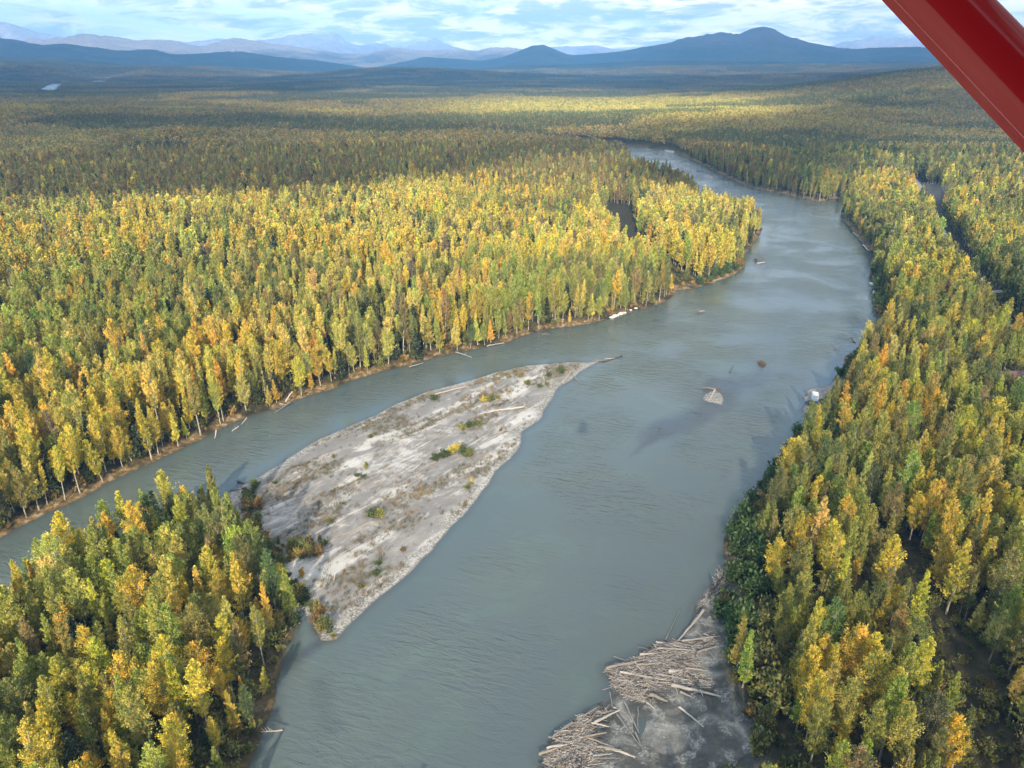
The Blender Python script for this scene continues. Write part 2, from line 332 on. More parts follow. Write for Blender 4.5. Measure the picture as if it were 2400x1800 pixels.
# ------------------------------------------------------------------ distant ranges, each a long body with real depth
def mrange(label, D, depth, prof, m, rough, seed, hz=138.0):
    pu = np.array([p[0] for p in prof]) * 1.085; pvv = (hz - np.array([p[1] for p in prof])) * 1.085
    az0, az1 = R(-46), R(46); na = 900; nr = 70
    A = np.linspace(az0, az1, na); t = np.linspace(-1, 1, nr)
    AA, TT = np.meshgrid(A, t)
    uu = 1200 + np.tan(AA) / 0.9979 * F * 1.0 / math.cos(PITCH) * 1.0
    # column of the photograph at the horizon for this azimuth
    uu = 1200 + F * np.tan(AA) / math.cos(PITCH)
    up = np.interp(uu, pu, pvv, left=pvv[0], right=pvv[-1])
    # elevation angle of a pixel 'up' above the horizon row
    hd = np.sqrt(D * D)
    el = np.arctan((900 - 150 + up) / F) - PITCH
    ridge = CAMZ + hd * np.tan(el) + 0 * uu
    RR = D + TT * depth
    x = RR * np.sin(AA); y = RR * np.cos(AA)
    n = fbm(x, y, D * 0.11, 6, seed); rdg = 1 - np.abs(2 * fbm(x, y, D * 0.05, 5, seed + 2) - 1)
    fall = np.where(TT < 0, (1 + TT) ** 1.15, 1 - TT ** 2 * 0.8)
    z = ridge * fall * (1 - rough * 1.5 * (0.55 - rdg * n * 1.7) * np.clip(np.abs(TT) * 2.2, 0, 1)) + ridge * 0.13 * (fbm(x, y, D * 0.03, 6, seed + 5) - 0.5)
    z = np.where(TT <= -0.98, -30, z)
    idx = np.arange(nr * na).reshape(nr, na)
    q = np.stack([idx[:-1, :-1], idx[:-1, 1:], idx[1:, 1:], idx[1:, :-1]], -1).reshape(-1, 4)
    me = mesh('mountains', np.stack([x.ravel(), y.ravel(), z.ravel()], -1), q, [m], smooth=True)
    tag(obj('mountains', me), label, 'mountains', kind='structure')
MF = mountain_material('forest_slope', (0.040, 0.048, 0.020), (0.075, 0.065, 0.028), (0.13, 0.085, 0.06), 0.0014, 420)
MM = mountain_material('tundra_slope', (0.12, 0.09, 0.04), (0.32, 0.23, 0.12), (0.48, 0.37, 0.26), 0.0011, 380)
MB = mountain_material('bare_rock_slope', (0.32, 0.25, 0.18), (0.45, 0.36, 0.28), (0.60, 0.52, 0.46), 0.0008, 600)
mrange('low dark wooded foothills in front of the blue mountains', 9000, 1900, [(-300, 160), (0, 128), (60, 128), (150, 132), (250, 138), (330, 148), (420, 156), (500, 158), (700, 160), (860, 160), (1000, 152), (1100, 142), (1200, 140), (1300, 137), (1400, 132), (1500, 130), (1650, 134), (1800, 136), (1950, 132), (2212, 138), (2500, 135)], MF, 0.5, 31)
mrange('big blue rounded mountain with its long forested shoulders', 13500, 2800, [(-300, 160), (700, 160), (760, 155), (820, 144), (880, 133), (920, 124), (980, 127), (1040, 131), (1080, 125), (1110, 114), (1150, 99), (1175, 97), (1200, 108), (1225, 118), (1240, 120), (1290, 115), (1350, 109), (1420, 98), (1470, 86), (1540, 80), (1590, 78), (1615, 68), (1640, 65), (1665, 70), (1690, 82), (1740, 95), (1790, 104), (1850, 110), (1950, 105), (2000, 107), (2060, 113), (2150, 118), (2212, 122), (2600, 130)], MF, 0.45, 11)
mrange('left dark blue wooded ridge below the tan hills', 12000, 2600, [(-400, 80), (-50, 86), (0, 90), (60, 97), (100, 104), (150, 100), (200, 107), (260, 112), (320, 113), (400, 118), (480, 116), (540, 118), (600, 125), (700, 133), (760, 142), (820, 152), (900, 165), (1100, 180), (2600, 180)], MF, 0.45, 17)
mrange('rolling tan tundra hills behind the left ridge', 17500, 2800, [(-400, 90), (0, 100), (110, 98), (170, 89), (210, 88), (300, 97), (340, 94), (380, 98), (440, 105), (490, 97), (510, 93), (545, 95), (600, 99), (650, 103), (740, 116), (800, 116), (830, 107), (860, 101), (900, 106), (940, 110), (1000, 106), (1030, 113), (1060, 106), (1100, 103), (1150, 112), (1300, 125), (1800, 125), (2600, 130)], MM, 0.5, 5)
mrange('far pale bare mountains on the horizon', 23500, 2600, [(-400, 60), (0, 62), (40, 65), (80, 75), (110, 79), (150, 87), (180, 93), (300, 108), (390, 99), (430, 91), (480, 88), (560, 92), (600, 87), (640, 86), (680, 85), (720, 90), (760, 97), (810, 99), (850, 108), (920, 101), (940, 92), (960, 99), (1010, 108), (1120, 112), (1210, 102), (1290, 97), (1320, 106), (1500, 115), (1780, 108), (1820, 100), (1840, 94), (1870, 91), (1930, 94), (2000, 95), (2060, 100), (2300, 100), (2600, 110)], MB, 0.6, 23)

# ------------------------------------------------------------------ vegetation building blocks (numpy)
def norm(v): return v / (np.linalg.norm(v, axis=-1, keepdims=True) + 1e-9)
def leaves(C, D, ln, wd, r):
    """diamond leaves: centres C, long axes D"""
    n = len(C); rnd = norm(r.normal(size=(n, 3))); D = norm(D)
    Sd = norm(np.cross(D, rnd)); ln = np.broadcast_to(ln, (n,))[:, None]; wd = np.broadcast_to(wd, (n,))[:, None]
    V = np.stack([C - D * ln * .5, C + Sd * wd * .5, C + D * ln * .5, C - Sd * wd * .5], 1).reshape(-1, 3)
    return V, np.arange(4 * n).reshape(n, 4)
def crown(r, H, Rr, base, shape, nb, nl, ls, up=1.08, sp=0.105):
    s = np.sort(r.random(nb)) ** 0.92; s[-1] = 1.0
    if shape == 'cone': pr = (1 - s) ** 0.8 * 0.98 + 0.07; pr *= np.clip(s * 5 + 0.45, 0, 1)
    elif shape == 'oval': pr = np.sin(np.pi * np.clip(s * 0.84 + 0.13, 0, 1)) ** 0.7
    else: pr = np.sqrt(np.clip(1 - (2 * s - 0.9) ** 2 * 0.82, 0.02, 1))
    pr = pr * (1 + 0.30 * r.normal(size=nb)).clip(.4, 1.6) * Rr
    az = np.arange(nb) * 2.399 + r.random(nb) * 0.9
    z1 = H * (base + (1 - base) * s)
    el = np.radians(28 + 32 * s + r.normal(size=nb) * 9) * up
    bd = np.stack([np.cos(az) * np.cos(el), np.sin(az) * np.cos(el), np.sin(el)], -1)
    tip = np.stack([np.cos(az) * pr, np.sin(az) * pr, z1 + 0 * az], -1)
    L = pr / np.cos(el)
    root = tip - bd * L[:, None]
    k = np.repeat(np.arange(nb), nl)
    t = r.random(len(k)) ** 0.6
    wgt = (Rr * sp * (0.55 + 0.6 * (pr / Rr)))[k][:, None]
    C = root[k] + bd[k] * (L[k] * (0.30 + 0.75 * t))[:, None] + r.normal(size=(len(k), 3)) * wgt * np.array([1, 1, 0.9])
    D = bd[k] + r.normal(size=(len(k), 3)) * 0.55 + np.array([0, 0, .35])
    lz = ls * (0.7 + 0.7 * r.random(len(k)))
    V, Q = leaves(C, D, lz * 1.25, lz * 0.8, r)
    lv = np.repeat(np.clip(0.5 + 0.27 * r.normal(size=nb)[k] + 0.16 * r.normal(size=len(k)), 0, 1), 4)
    return V, Q, lv, root, tip
def tube(pts, rad, n=6):
    pts = np.asarray(pts, float); V = []; Q = []
    for i, p in enumerate(pts):
        d = norm((pts[min(i + 1, len(pts) - 1)] - pts[max(i - 1, 0)])[None])[0]
        a = np.cross(d, [0.31, 0.95, 0.1] if abs(d[1]) < 0.9 else [1, 0, 0]); a /= np.linalg.norm(a); b = np.cross(d, a)
        th = np.linspace(0, 2 * np.pi, n, endpoint=False)
        V.append(p + rad[i] * (np.cos(th)[:, None] * a + np.sin(th)[:, None] * b))
    for i in range(len(pts) - 1):
        for k in range(n): Q.append((i * n + k, i * n + (k + 1) % n, (i + 1) * n + (k + 1) % n, (i + 1) * n + k))
    V = np.concatenate(V); c = len(V)
    V = np.concatenate([V, pts[:1], pts[-1:]])
    for k in range(n):
        Q.append((c, (k + 1) % n, k, c)); o = (len(pts) - 1) * n; Q.append((c + 1, o + k, o + (k + 1) % n, c + 1))
    return V, Q
class Parts:
    def __init__(s): s.V = []; s.Q = []; s.n = 0; s.lv = []; s.m = []
    def add(s, V, Q, lv=0.5, m=0):
        Q = [tuple(dict.fromkeys(q)) for q in Q] if not isinstance(Q, np.ndarray) else Q
        s.V.append(np.asarray(V)); s.lv.append(np.broadcast_to(lv, (len(V),)))
        if isinstance(Q, np.ndarray): s.Q += (Q + s.n).tolist()
        else: s.Q += [[a + s.n for a in q] for q in Q]
        s.m += [m] * len(Q); s.n += len(V)
    def mesh(s, name, mats, smooth=False):
        me = bpy.data.meshes.new(name); me.from_pydata(np.concatenate(s.V).tolist(), [], s.Q)
        for m in mats: me.materials.append(m)
        me.polygons.foreach_set('material_index', np.array(s.m, np.int32))
        me.polygons.foreach_set('use_smooth', np.full(len(s.Q), smooth))
        a = me.attributes.new('lv', 'FLOAT', 'POINT'); a.data.foreach_set('value', np.concatenate(s.lv).astype(np.float32)); me.update()
        return me
def trunk_parts(r, p, H, base, root, tip, rad, nlimb, n=6, m=0, top=0.93):
    k = 7; zz_ = np.linspace(-0.6, H * top, k); bend = np.cumsum(r.normal(size=(k, 2)) * 0.012 * H, 0)
    bend -= bend[0]; pts = np.column_stack([bend * 0.6, zz_])
    rr = rad * (1 - 0.88 * np.linspace(0, 1, k)); rr[0] *= 1.35
    p.add(*tube(pts, rr, n), m=m)
    for j in range(nlimb):
        i = r.integers(len(root)); a = root[i].copy(); b = tip[i]
        z0 = max(a[2], H * base * 0.6); a = np.array([np.interp(z0, zz_, pts[:, 0]), np.interp(z0, zz_, pts[:, 1]), z0])
        mid = (a + b) / 2 + np.array([0, 0, -0.04 * H]); p.add(*tube([a, mid, b], [rad * 0.3, rad * 0.18, 0.02], 4), m=m)

def leaf_material(name, source):
    m, T = mat(name)
    if source == 'object': tint = T.n('ShaderNodeObjectInfo').outputs['Color']
    elif source is None: tint = None
    else: tint = T.n('ShaderNodeAttribute', attribute_type='INSTANCER', attribute_name='tint').outputs['Color']
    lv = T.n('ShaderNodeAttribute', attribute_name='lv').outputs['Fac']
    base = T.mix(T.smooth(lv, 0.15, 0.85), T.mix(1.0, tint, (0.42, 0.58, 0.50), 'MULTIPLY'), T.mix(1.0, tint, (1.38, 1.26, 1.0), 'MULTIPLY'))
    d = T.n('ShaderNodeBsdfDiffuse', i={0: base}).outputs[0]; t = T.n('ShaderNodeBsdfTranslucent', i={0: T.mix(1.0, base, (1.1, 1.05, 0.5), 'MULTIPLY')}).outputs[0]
    g = T.n('ShaderNodeBsdfGlossy', i={0: (1, 1, 1, 1), 1: 0.55}).outputs[0]
    s = T.n('ShaderNodeMixShader', i={0: 0.28, 1: d, 2: t}).outputs[0]
    out(T, T.n('ShaderNodeMixShader', i={0: 0.025, 1: s, 2: g}).outputs[0]); return m
def bark_material(name, a, b):
    m, T = mat(name); tcn = T.n('ShaderNodeTexCoord').outputs['Object']
    mp = T.n('ShaderNodeMapping', i={0: tcn, 3: (1, 1, 0.25)}).outputs[0]
    out(T, pbsdf(T, T.mix(T.smooth(T.noise(mp, 3.0, 5.0), 0.4, 0.6), a, b), 0.9, 0.1)); return m
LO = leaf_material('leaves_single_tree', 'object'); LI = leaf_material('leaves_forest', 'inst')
BK = bark_material('pale_bark', (0.36, 0.33, 0.27), (0.20, 0.18, 0.14)); BD = bark_material('dark_bark', (0.10, 0.08, 0.06), (0.06, 0.05, 0.04))

# ---- prototypes -------------------------------------------------------------
# kinds of poplar crown: (height, radius, base, shape)
KINDS = [(24, 2.5, .24, 'cone'), (21, 2.2, .20, 'cone'), (25, 2.5, .30, 'oval'), (21, 3.2, .26, 'round'), (18, 1.9, .16, 'cone'), (26, 2.2, .38, 'oval'), (19, 2.7, .22, 'oval'), (15, 1.8, .14, 'cone'), (23, 3.2, .34, 'oval'), (27, 2.4, .30, 'cone'), (20, 2.3, .25, 'bare')]
near_meshes = []      # (crown, trunk) used by the single trees
SRC = bpy.data.collections.new('forest_sources'); sources = []
def source(me, kind):
    o = bpy.data.objects.new('%s_source_%s' % (kind, 'abcdefghijklmnopqrstuvwxyz'[len(sources)]), me); sources.append(o); return o
def make_poplar(i, k, lod):
    r = np.random.default_rng(100 + i * 7 + lod); H, Rr, base, shp = k
    nb, nl, ls = ((110, 62, 0.29), (72, 22, 0.58), (26, 9, 1.5))[lod]
    if shp == 'bare': nb, nl, shp = nb // 2, max(2, nl // 8), 'cone'
    V, Q, lv, root, tip = crown(r, H, Rr, base, shp, nb, nl, ls)
    c = Parts(); c.add(V, Q, lv)
    # sparse leaves on the lower bole
    t = Parts() if lod == 0 else c
    trunk_parts(r, t, H, base, root, tip, 0.20 + 0.004 * H, (16, 4, 0)[lod], (7, 5, 3)[lod], m=0 if lod == 0 else 1)
    return (c, t)
GA, GB, GC = [], [], []
for i, k in enumerate(KINDS):
    c, t = make_poplar(i, k, 0)
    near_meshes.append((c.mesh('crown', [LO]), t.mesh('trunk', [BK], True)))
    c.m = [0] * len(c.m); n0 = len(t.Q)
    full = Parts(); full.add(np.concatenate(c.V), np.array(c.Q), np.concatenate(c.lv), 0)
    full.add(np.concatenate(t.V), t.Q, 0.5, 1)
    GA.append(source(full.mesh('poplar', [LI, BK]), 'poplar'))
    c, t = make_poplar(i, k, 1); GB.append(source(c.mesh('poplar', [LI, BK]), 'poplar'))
def spruce(r, H, Rr, nb, nl, ls):
    V, Q, lv, root, tip = crown(r, H, Rr, 0.08, 'cone', nb, nl, ls, up=-0.25, sp=0.10)
    c = Parts(); c.add(V, Q, lv); return c, root, tip
SPK = [(17, 2.3), (20, 2.5), (12, 1.9)]
near_spruce = []; sources = []
GS = []
for i, (H, Rr) in enumerate(SPK):
    r = np.random.default_rng(300 + i); c, root, tip = spruce(r, H, Rr, 110, 26, 0.42); t = Parts(); trunk_parts(r, t, H, .1, root, tip, 0.2, 0, 6)
    near_spruce.append((c.mesh('crown', [LO]), t.mesh('trunk', [BD], True)))
    r = np.random.default_rng(300 + i); c, root, tip = spruce(r, H, Rr, 55, 12, 0.9); trunk_parts(r, c, H, .1, root, tip, 0.2, 0, 4, m=1)
    GS.append(source(c.mesh('spruce', [LI, BD]), 'spruce'))
def bush(r, H, Rr, nb, nl, ls, bare=0):
    az = r.random(nb) * 6.283; el = np.radians(35 + r.random(nb) * 55); L = H * (0.55 + 0.5 * r.random(nb))
    b = np.stack([np.cos(az) * np.cos(el) * Rr / H * 1.4, np.sin(az) * np.cos(el) * Rr / H * 1.4, np.sin(el)], -1)
    k = np.repeat(np.arange(nb), nl); t = 0.25 + 0.75 * r.random(len(k))
    C = b[k] * (L[k] * t)[:, None] + r.normal(size=(len(k), 3)) * 0.09 * H; C[:, 2] = np.abs(C[:, 2]) + 0.05
    lz = ls * (0.7 + 0.6 * r.random(len(k))); V, Q = leaves(C, b[k] + r.normal(size=(len(k), 3)) * 0.5, lz * 1.5, lz * 0.7, r)
    return V, Q, np.repeat(np.clip(0.5 + 0.2 * r.normal(size=nb)[k] + 0.15 * r.normal(size=len(k)), 0, 1), 4), b * L[:, None]
sources = []; GU = []
for i, (H, Rr) in enumerate([(3.2, 2.0), (2.2, 1.8), (4.5, 2.2), (1.4, 1.5)]):
    r = np.random.default_rng(400 + i); V, Q, lv, tips = bush(r, H, Rr, 22, 22, 0.42); c = Parts(); c.add(V, Q, lv)
    for tp in tips[:8]: c.add(*tube([(0, 0, -.2), tp * .5, tp], [.05, .035, .01], 3), m=1)
    GU.append(source(c.mesh('shrub', [LI, BD]), 'shrub'))
# patches of far forest, each a piece of wood with many crowns
sources = []; GP = []
PS = 34.0
for i in range(8):
    r = np.random.default_rng(500 + i); c = Parts(); con = i >= 5
    for gx_ in range(6):
        for gy_ in range(6):
            x = (gx_ + .5 + (r.random() - .5) * .9) * PS / 6 - PS / 2; y = (gy_ + .5 + (r.random() - .5) * .9) * PS / 6 - PS / 2
            is_sp = r.random() < (0.75 if con else 0.12); hh_ = (13 + 7 * r.random()) if is_sp else (12 + 7 * r.random())
            n = 14
            if is_sp:
                s = r.random(n); z = hh_ * (0.15 + 0.85 * s); rad = 2.1 * (1 - s) + .15
            else:
                s = r.random(n); z = hh_ * (0.35 + 0.62 * s); rad = 2.9 * np.sqrt(np.clip(1 - (2 * s - .8) ** 2 * .6, 0.05, 1))
            a = r.random(n) * 6.283; C = np.stack([x + rad * .8 * np.cos(a), y + rad * .8 * np.sin(a), z], -1)
            D = r.normal(size=(n, 3)) * .5 + np.stack([np.cos(a) * .5, np.sin(a) * .5, np.full(n, .7)], -1)
            V, Q = leaves(C, D, 2.6 if not is_sp else 2.2, 1.9 if not is_sp else 1.3, r)
            base_ = (0.12 + .1 * r.random()) if is_sp else np.clip(0.58 + 0.25 * r.normal(), 0.2, 1)
            c.add(V, Q, np.clip(base_ + 0.06 * r.normal(size=n).repeat(4), 0, 1))
    GP.append(source(c.mesh('wood_patch', [LI]), 'wood'))
sources = []; GD = []
for i in range(4):       # dry weeds and willow sprigs of the sand bar
    r = np.random.default_rng(600 + i); c = Parts()
    nb = 26; a = r.random(nb) * 6.283; bx = r.normal(size=(nb, 2)) * 0.55
    for j in range(nb):
        h = 0.5 + 0.9 * r.random(); d = np.array([np.cos(a[j]) * .35, np.sin(a[j]) * .35, 1])
        c.add(*tube([(bx[j, 0], bx[j, 1], -.05), np.array([bx[j, 0], bx[j, 1], 0]) + d * h], [.022, .008], 3), lv=.3)
    k = r.integers(0, nb, 60 if i < 2 else 26); C = np.column_stack([bx[k], np.zeros(len(k))]) + np.stack([np.cos(a[k]) * .35, np.sin(a[k]) * .35, np.ones(len(k))], -1) * (0.3 + r.random(len(k)) * .8)[:, None]
    V, Q = leaves(C, r.normal(size=(len(k), 3)) + [0, 0, .6], .22, .10, r); c.add(V, Q, np.repeat(r.random(len(k)), 4))
    GD.append(source(c.mesh('weed', [LI]), 'weed'))

def collection_of(name, objs):
    c = bpy.data.collections.new(name)
    for o in objs: c.objects.link(o)
    return c
def scatter(name, pts, var, scl, rotz, tint, srcs, label, cat, sclz=None):
    n = len(pts); sclz = scl if sclz is None else sclz
    me = mesh(name, pts, np.zeros((0, 3), np.int32) if False else [], attrs={'var': ('INT', var), 'sc': ('FLOAT_VECTOR', np.stack([scl, scl, sclz], -1)), 'rot': ('FLOAT_VECTOR', rotz),
        'tint': ('FLOAT_COLOR', np.column_stack([tint, np.ones(n)]))})
    o = obj(name, me); tag(o, label, cat, kind='stuff')
    ng = bpy.data.node_groups.new(name, 'GeometryNodeTree')
    ng.interface.new_socket(name='Geometry', in_out='INPUT', socket_type='NodeSocketGeometry'); ng.interface.new_socket(name='Geometry', in_out='OUTPUT', socket_type='NodeSocketGeometry')
    N = ng.nodes.new; L = ng.links.new
    gi, go = N('NodeGroupInput'), N('NodeGroupOutput')
    ci = N('GeometryNodeCollectionInfo'); ci.inputs[0].default_value = collection_of(name + '_sources', srcs); ci.inputs[1].default_value = True; ci.inputs[2].default_value = True
    ip = N('GeometryNodeInstanceOnPoints'); ip.inputs['Pick Instance'].default_value = True
    def at(nm, ty):
        a = N('GeometryNodeInputNamedAttribute'); a.data_type = ty; a.inputs[0].default_value = nm
        return next(s for s in a.outputs if s.enabled and s.name == 'Attribute')
    mp = N('GeometryNodeMeshToPoints')
    L(gi.outputs[0], mp.inputs[0]); L(mp.outputs[0], ip.inputs['Points']); L(ci.outputs[0], ip.inputs['Instance'])
    L(at('var', 'INT'), ip.inputs['Instance Index'])
    er = N('FunctionNodeEulerToRotation'); L(at('rot', 'FLOAT_VECTOR'), er.inputs[0]); L(er.outputs[0], ip.inputs['Rotation'])
    L(at('sc', 'FLOAT_VECTOR'), ip.inputs['Scale']); L(ip.outputs[0], go.inputs[0])
    md = o.modifiers.new('scatter', 'NODES'); md.node_group = ng
    return o

# ------------------------------------------------------------------ where trees stand
PAL = dict(gold=(0.54, 0.42, 0.070), orange=(0.52, 0.345, 0.052), yellow=(0.50, 0.43, 0.125), lime=(0.31, 0.31, 0.075), olive=(0.20, 0.20, 0.068),
           green=(0.105, 0.135, 0.058), rust=(0.24, 0.165, 0.06), tan=(0.30, 0.245, 0.10), spruce=(0.040, 0.055, 0.028), grey=(0.20, 0.17, 0.12))
PN = list(PAL); PC = np.array([PAL[k] for k in PN])
def grid_points(d0, d1, sp, half, jitter=0.85):
    xm = d1 * math.sin(half) + sp; xs = np.arange(-xm, xm, sp); ys = np.arange(max(0, d0 * math.cos(half) - sp * 2), d1 + sp, sp)
    X, Y = np.meshgrid(xs, ys); X = X.ravel() + (rng.random(X.size) - .5) * sp * jitter + 0; Y = Y.ravel() + (rng.random(Y.size) - .5) * sp * jitter
    d = np.hypot(X, Y); a = np.abs(np.arctan2(X, Y))
    k = (d >= d0) & (d < d1) & (a < half + 25 / np.maximum(d, 30)); return X[k], Y[k]
def forest_mask(x, y, land, low, margin=1.5):
    k = (land > margin) & (low < 0.4)
    k &= ldist(x, y, ROAD) > 8.5; k &= ldist(x, y, ROAD2) > 5.0; k &= ldist(x, y, TRACK) > 5.0 + 3 * fbm(x, y, 20, 2, 3); k &= ldist(x, y, SLOUGH) > 12.5
    k &= np.hypot(x - CABIN[0], y - CABIN[1] + 4) > 10; k &= sdf(x, y, CLEAR) < 0; k &= sdf(x, y, SMOKEGAP) < 0
    uu_, vv_, _q = proj(x, y, 0 * x); k &= ~((uu_ < 1640) & (uu_ > 900) & (vv_ > 1640))
    return k
def side_of(x, y):
    """0 near island, 1 left bank, 2 right bank"""
    isl = sdf(x, y, ISLAND) > -3
    lx = np.interp(y, [0, 200, 300, 420, 600, 900, 1400, 9000], [0, 20, 60, 110, 250, 330, 400, 3500])
    return np.where(isl, 0, np.where(x > lx, 2, 1))
def choose(x, y, r):
    """pick a leaf colour for every tree from the stand it stands in"""
    n = len(x); d = np.hypot(x, y); s = side_of(x, y)
    W = np.zeros((n, len(PN))); ix = {k: i for i, k in enumerate(PN)}
    pn = fbm(x, y, 45, 3, 21); pn2 = fbm(x, y, 120, 3, 25)
    def setw(m, **k):
        for kk, v in k.items(): W[m, ix[kk]] = v
    setw(s == 0, gold=.25, orange=.03, yellow=.20, lime=.30, olive=.14, green=.04, tan=.06)
    setw(s == 1, gold=.24, orange=.015, yellow=.38, lime=.23, olive=.06, green=.015, tan=.05, grey=.02)
    setw(s == 2, gold=.12, orange=.02, yellow=.13, lime=.33, olive=.26, green=.06, tan=.08)
    W[:, ix['gold']] *= np.exp((pn - .5) * 9); W[:, ix['olive']] *= np.exp((.5 - pn) * 9); W[:, ix['lime']] *= np.exp((pn2 - .5) * 8); W[:, ix['yellow']] *= np.exp((.5 - pn2) * 6); W[:, ix['green']] *= np.exp((.5 - pn) * 8)
    uu_, vv_, _q = proj(x, y, 0 * x)
    e_ = (s == 0) & (uu_ > 470) & (vv_ > 1380); W[e_, ix['gold']] *= 3.0
    e_ = (s == 0) & (vv_ < 1420); W[e_, ix['lime']] *= 2.8; W[e_, ix['green']] *= 1.5; W[e_, ix['gold']] *= .7
    for gu, gv, gr in ((1990, 960, 16), (2020, 1060, 10), (2290, 1120, 12), (2040, 720, 22), (1740, 640, 25), (1770, 560, 25), (2320, 620, 30), (2150, 700, 25)):
        e_ = np.hypot(x - P(gu, gv)[0], y - P(gu, gv)[1]) < gr; W[e_, ix['gold']] *= 4; W[e_, ix['yellow']] *= 2.5; W[e_, ix['orange']] *= 3
    f = ss(d + (pn2 - .5) * 500, 560, 800)[:, None] * (s == 1)[:, None]
    B = np.zeros(len(PN)); B[ix['rust']] = .30; B[ix['tan']] = .26; B[ix['olive']] = .30; B[ix['lime']] = .08; B[ix['gold']] = .06
    W = W / W.sum(1, keepdims=True); W = W * (1 - f) + B * f
    f2 = ss(d, 600, 1300)[:, None] * (s == 2)[:, None]
    B2 = np.zeros(len(PN)); B2[ix['olive']] = .42; B2[ix['green']] = .30; B2[ix['rust']] = .12; B2[ix['lime']] = .1; B2[ix['tan']] = .06
    W = W * (1 - f2) + B2 * f2
    c = np.cumsum(W, 1); c /= c[:, -1:]
    return (r.random(n)[:, None] > c).sum(1)
ALDER = poly([(1705, 1235), (1765, 1190), (1800, 1480), (1850, 1760), (2000, 2100), (1790, 2000), (1760, 1790), (1745, 1650), (1700, 1540), (1712, 1440), (1705, 1340)])
HALF = R(41)
x1, y1 = grid_points(40, 1100, 3.75, HALF)
la, za, lo_, ba, ja, spi, po = fields(x1, y1)
k = forest_mask(x1, y1, la, lo_); k &= ~((side_of(x1, y1) == 2) & (la < np.where(np.hypot(x1, y1) < 300, 9, 5)) & (np.hypot(x1, y1) < 500)); k &= sdf(x1, y1, ALDER) < 0
# stands: thin the right bank a little, leave small gaps everywhere
gap = fbm(x1, y1, 22, 2, 44)
s_ = side_of(x1, y1)
k &= ~((gap < 0.17) & (s_ != 1)); k &= rng.random(len(x1)) < np.where(s_ == 2, 0.88, 0.94)
x1, y1, za, la = x1[k], y1[k], za[k], la[k]; s_ = side_of(x1, y1); d1 = np.hypot(x1, y1)
ci_ = choose(x1, y1, rng)
spr = rng.random(len(x1)) < np.where(s_ == 1, np.where(la < 16, 0.12, 0.07) + 0.10 * ss(d1, 600, 1000), np.where(s_ == 0, 0.03, 0.03 + .05 * ss(d1, 500, 1000)))
hf = (0.72 + 0.36 * rng.random(len(x1))) * (0.82 + 0.36 * fbm(x1, y1, 60, 3, 51)) * np.where(la < 6, 0.72 + .2 * rng.random(len(x1)), 1.0)
hf *= np.where((s_ == 1) & (x1 > 130) & (la < 30) & (d1 > 480), .80, 1.0); hf *= np.where((s_ == 1) & (d1 > 650), 0.85, 1.0) * np.where(s_ == 2, 0.86, np.where(s_ == 0, .84, 1.0)) * np.where(rng.random(len(x1)) < .22, .72, 1.0)
var_ = rng.choice(len(KINDS), len(x1), p=[.105] * 9 + [.035, .02]); wf = np.where(s_ == 1, .84, .92) * (.85 + .3 * rng.random(len(x1))); rz_ = rng.random(len(x1)) * 6.283
U_, V_, D_ = proj(x1, y1, za + 12)
infr = (U_ > 0) & (U_ < 2400) & (V_ < 1830) & (V_ > 0)
size = hf * 20 / D_
tint_ = PC[ci_] * (0.85 + 0.3 * rng.random((len(x1), 1))) * (1 + 0.08 * rng.normal(size=(len(x1), 3)))
N_SINGLE = 300
cand = np.where(infr & ~spr)[0]; singles = cand[np.argsort(-size[cand])[:N_SINGLE]]
cand = np.where(infr & spr & (d1 < 420))[0]; ssing = cand[np.argsort(-size[cand])[:45]]
is_single = np.zeros(len(x1), bool); is_single[singles] = True; is_single[ssing] = True

# single trees: an empty at the foot, a trunk and a crown
WORDS = dict(gold='golden yellow', orange='orange gold', yellow='pale yellow', lime='lime green', olive='olive green', green='dark green', rust='rusty brown', tan='tan', spruce='dark', grey='grey')
ORD = ['', 'first', 'second', 'third', 'fourth', 'fifth', 'sixth', 'seventh', 'eighth', 'ninth', 'tenth', 'eleventh', 'twelfth', 'thirteenth', 'fourteenth', 'fifteenth', 'sixteenth', 'seventeenth', 'eighteenth', 'nineteenth', 'twentieth']
def ordinal(n):
    if n <= 20: return ORD[n]
    tens = {2: 'twenty', 3: 'thirty', 4: 'forty', 5: 'fifty', 6: 'sixty'}[n // 10]
    if n % 10 == 0: return tens[:-1] + 'ieth'
    return tens + '-' + ORD[n % 10]
def area_name(i):
    u, v, _ = proj(x1[i], y1[i], za[i]); s = s_[i]
    if s == 0:
        if v > 1650: return 'at the foot of the near wooded island'
        if x1[i] > P(430, 1500)[0]: return 'on the river side of the near wooded island'
        if v > 1450: return 'in the middle of the near wooded island'
        return 'at the back of the near wooded island'
    if s == 1: return 'along the left bank of the river'
    if ldist(np.array([x1[i]]), np.array([y1[i]]), TRACK)[0] < 200 and P(2085, 1330)[0] * 0 + (x1[i] - np.interp(y1[i], TRACK[::-1, 1], TRACK[::-1, 0])) > 0: return 'right of the dark clearing on the right bank'
    if v > 1500: return 'beside the log jam on the right bank'
    if v > 1150: return 'on the near right bank above the log jam'
    return 'on the right bank past the gravel spit'
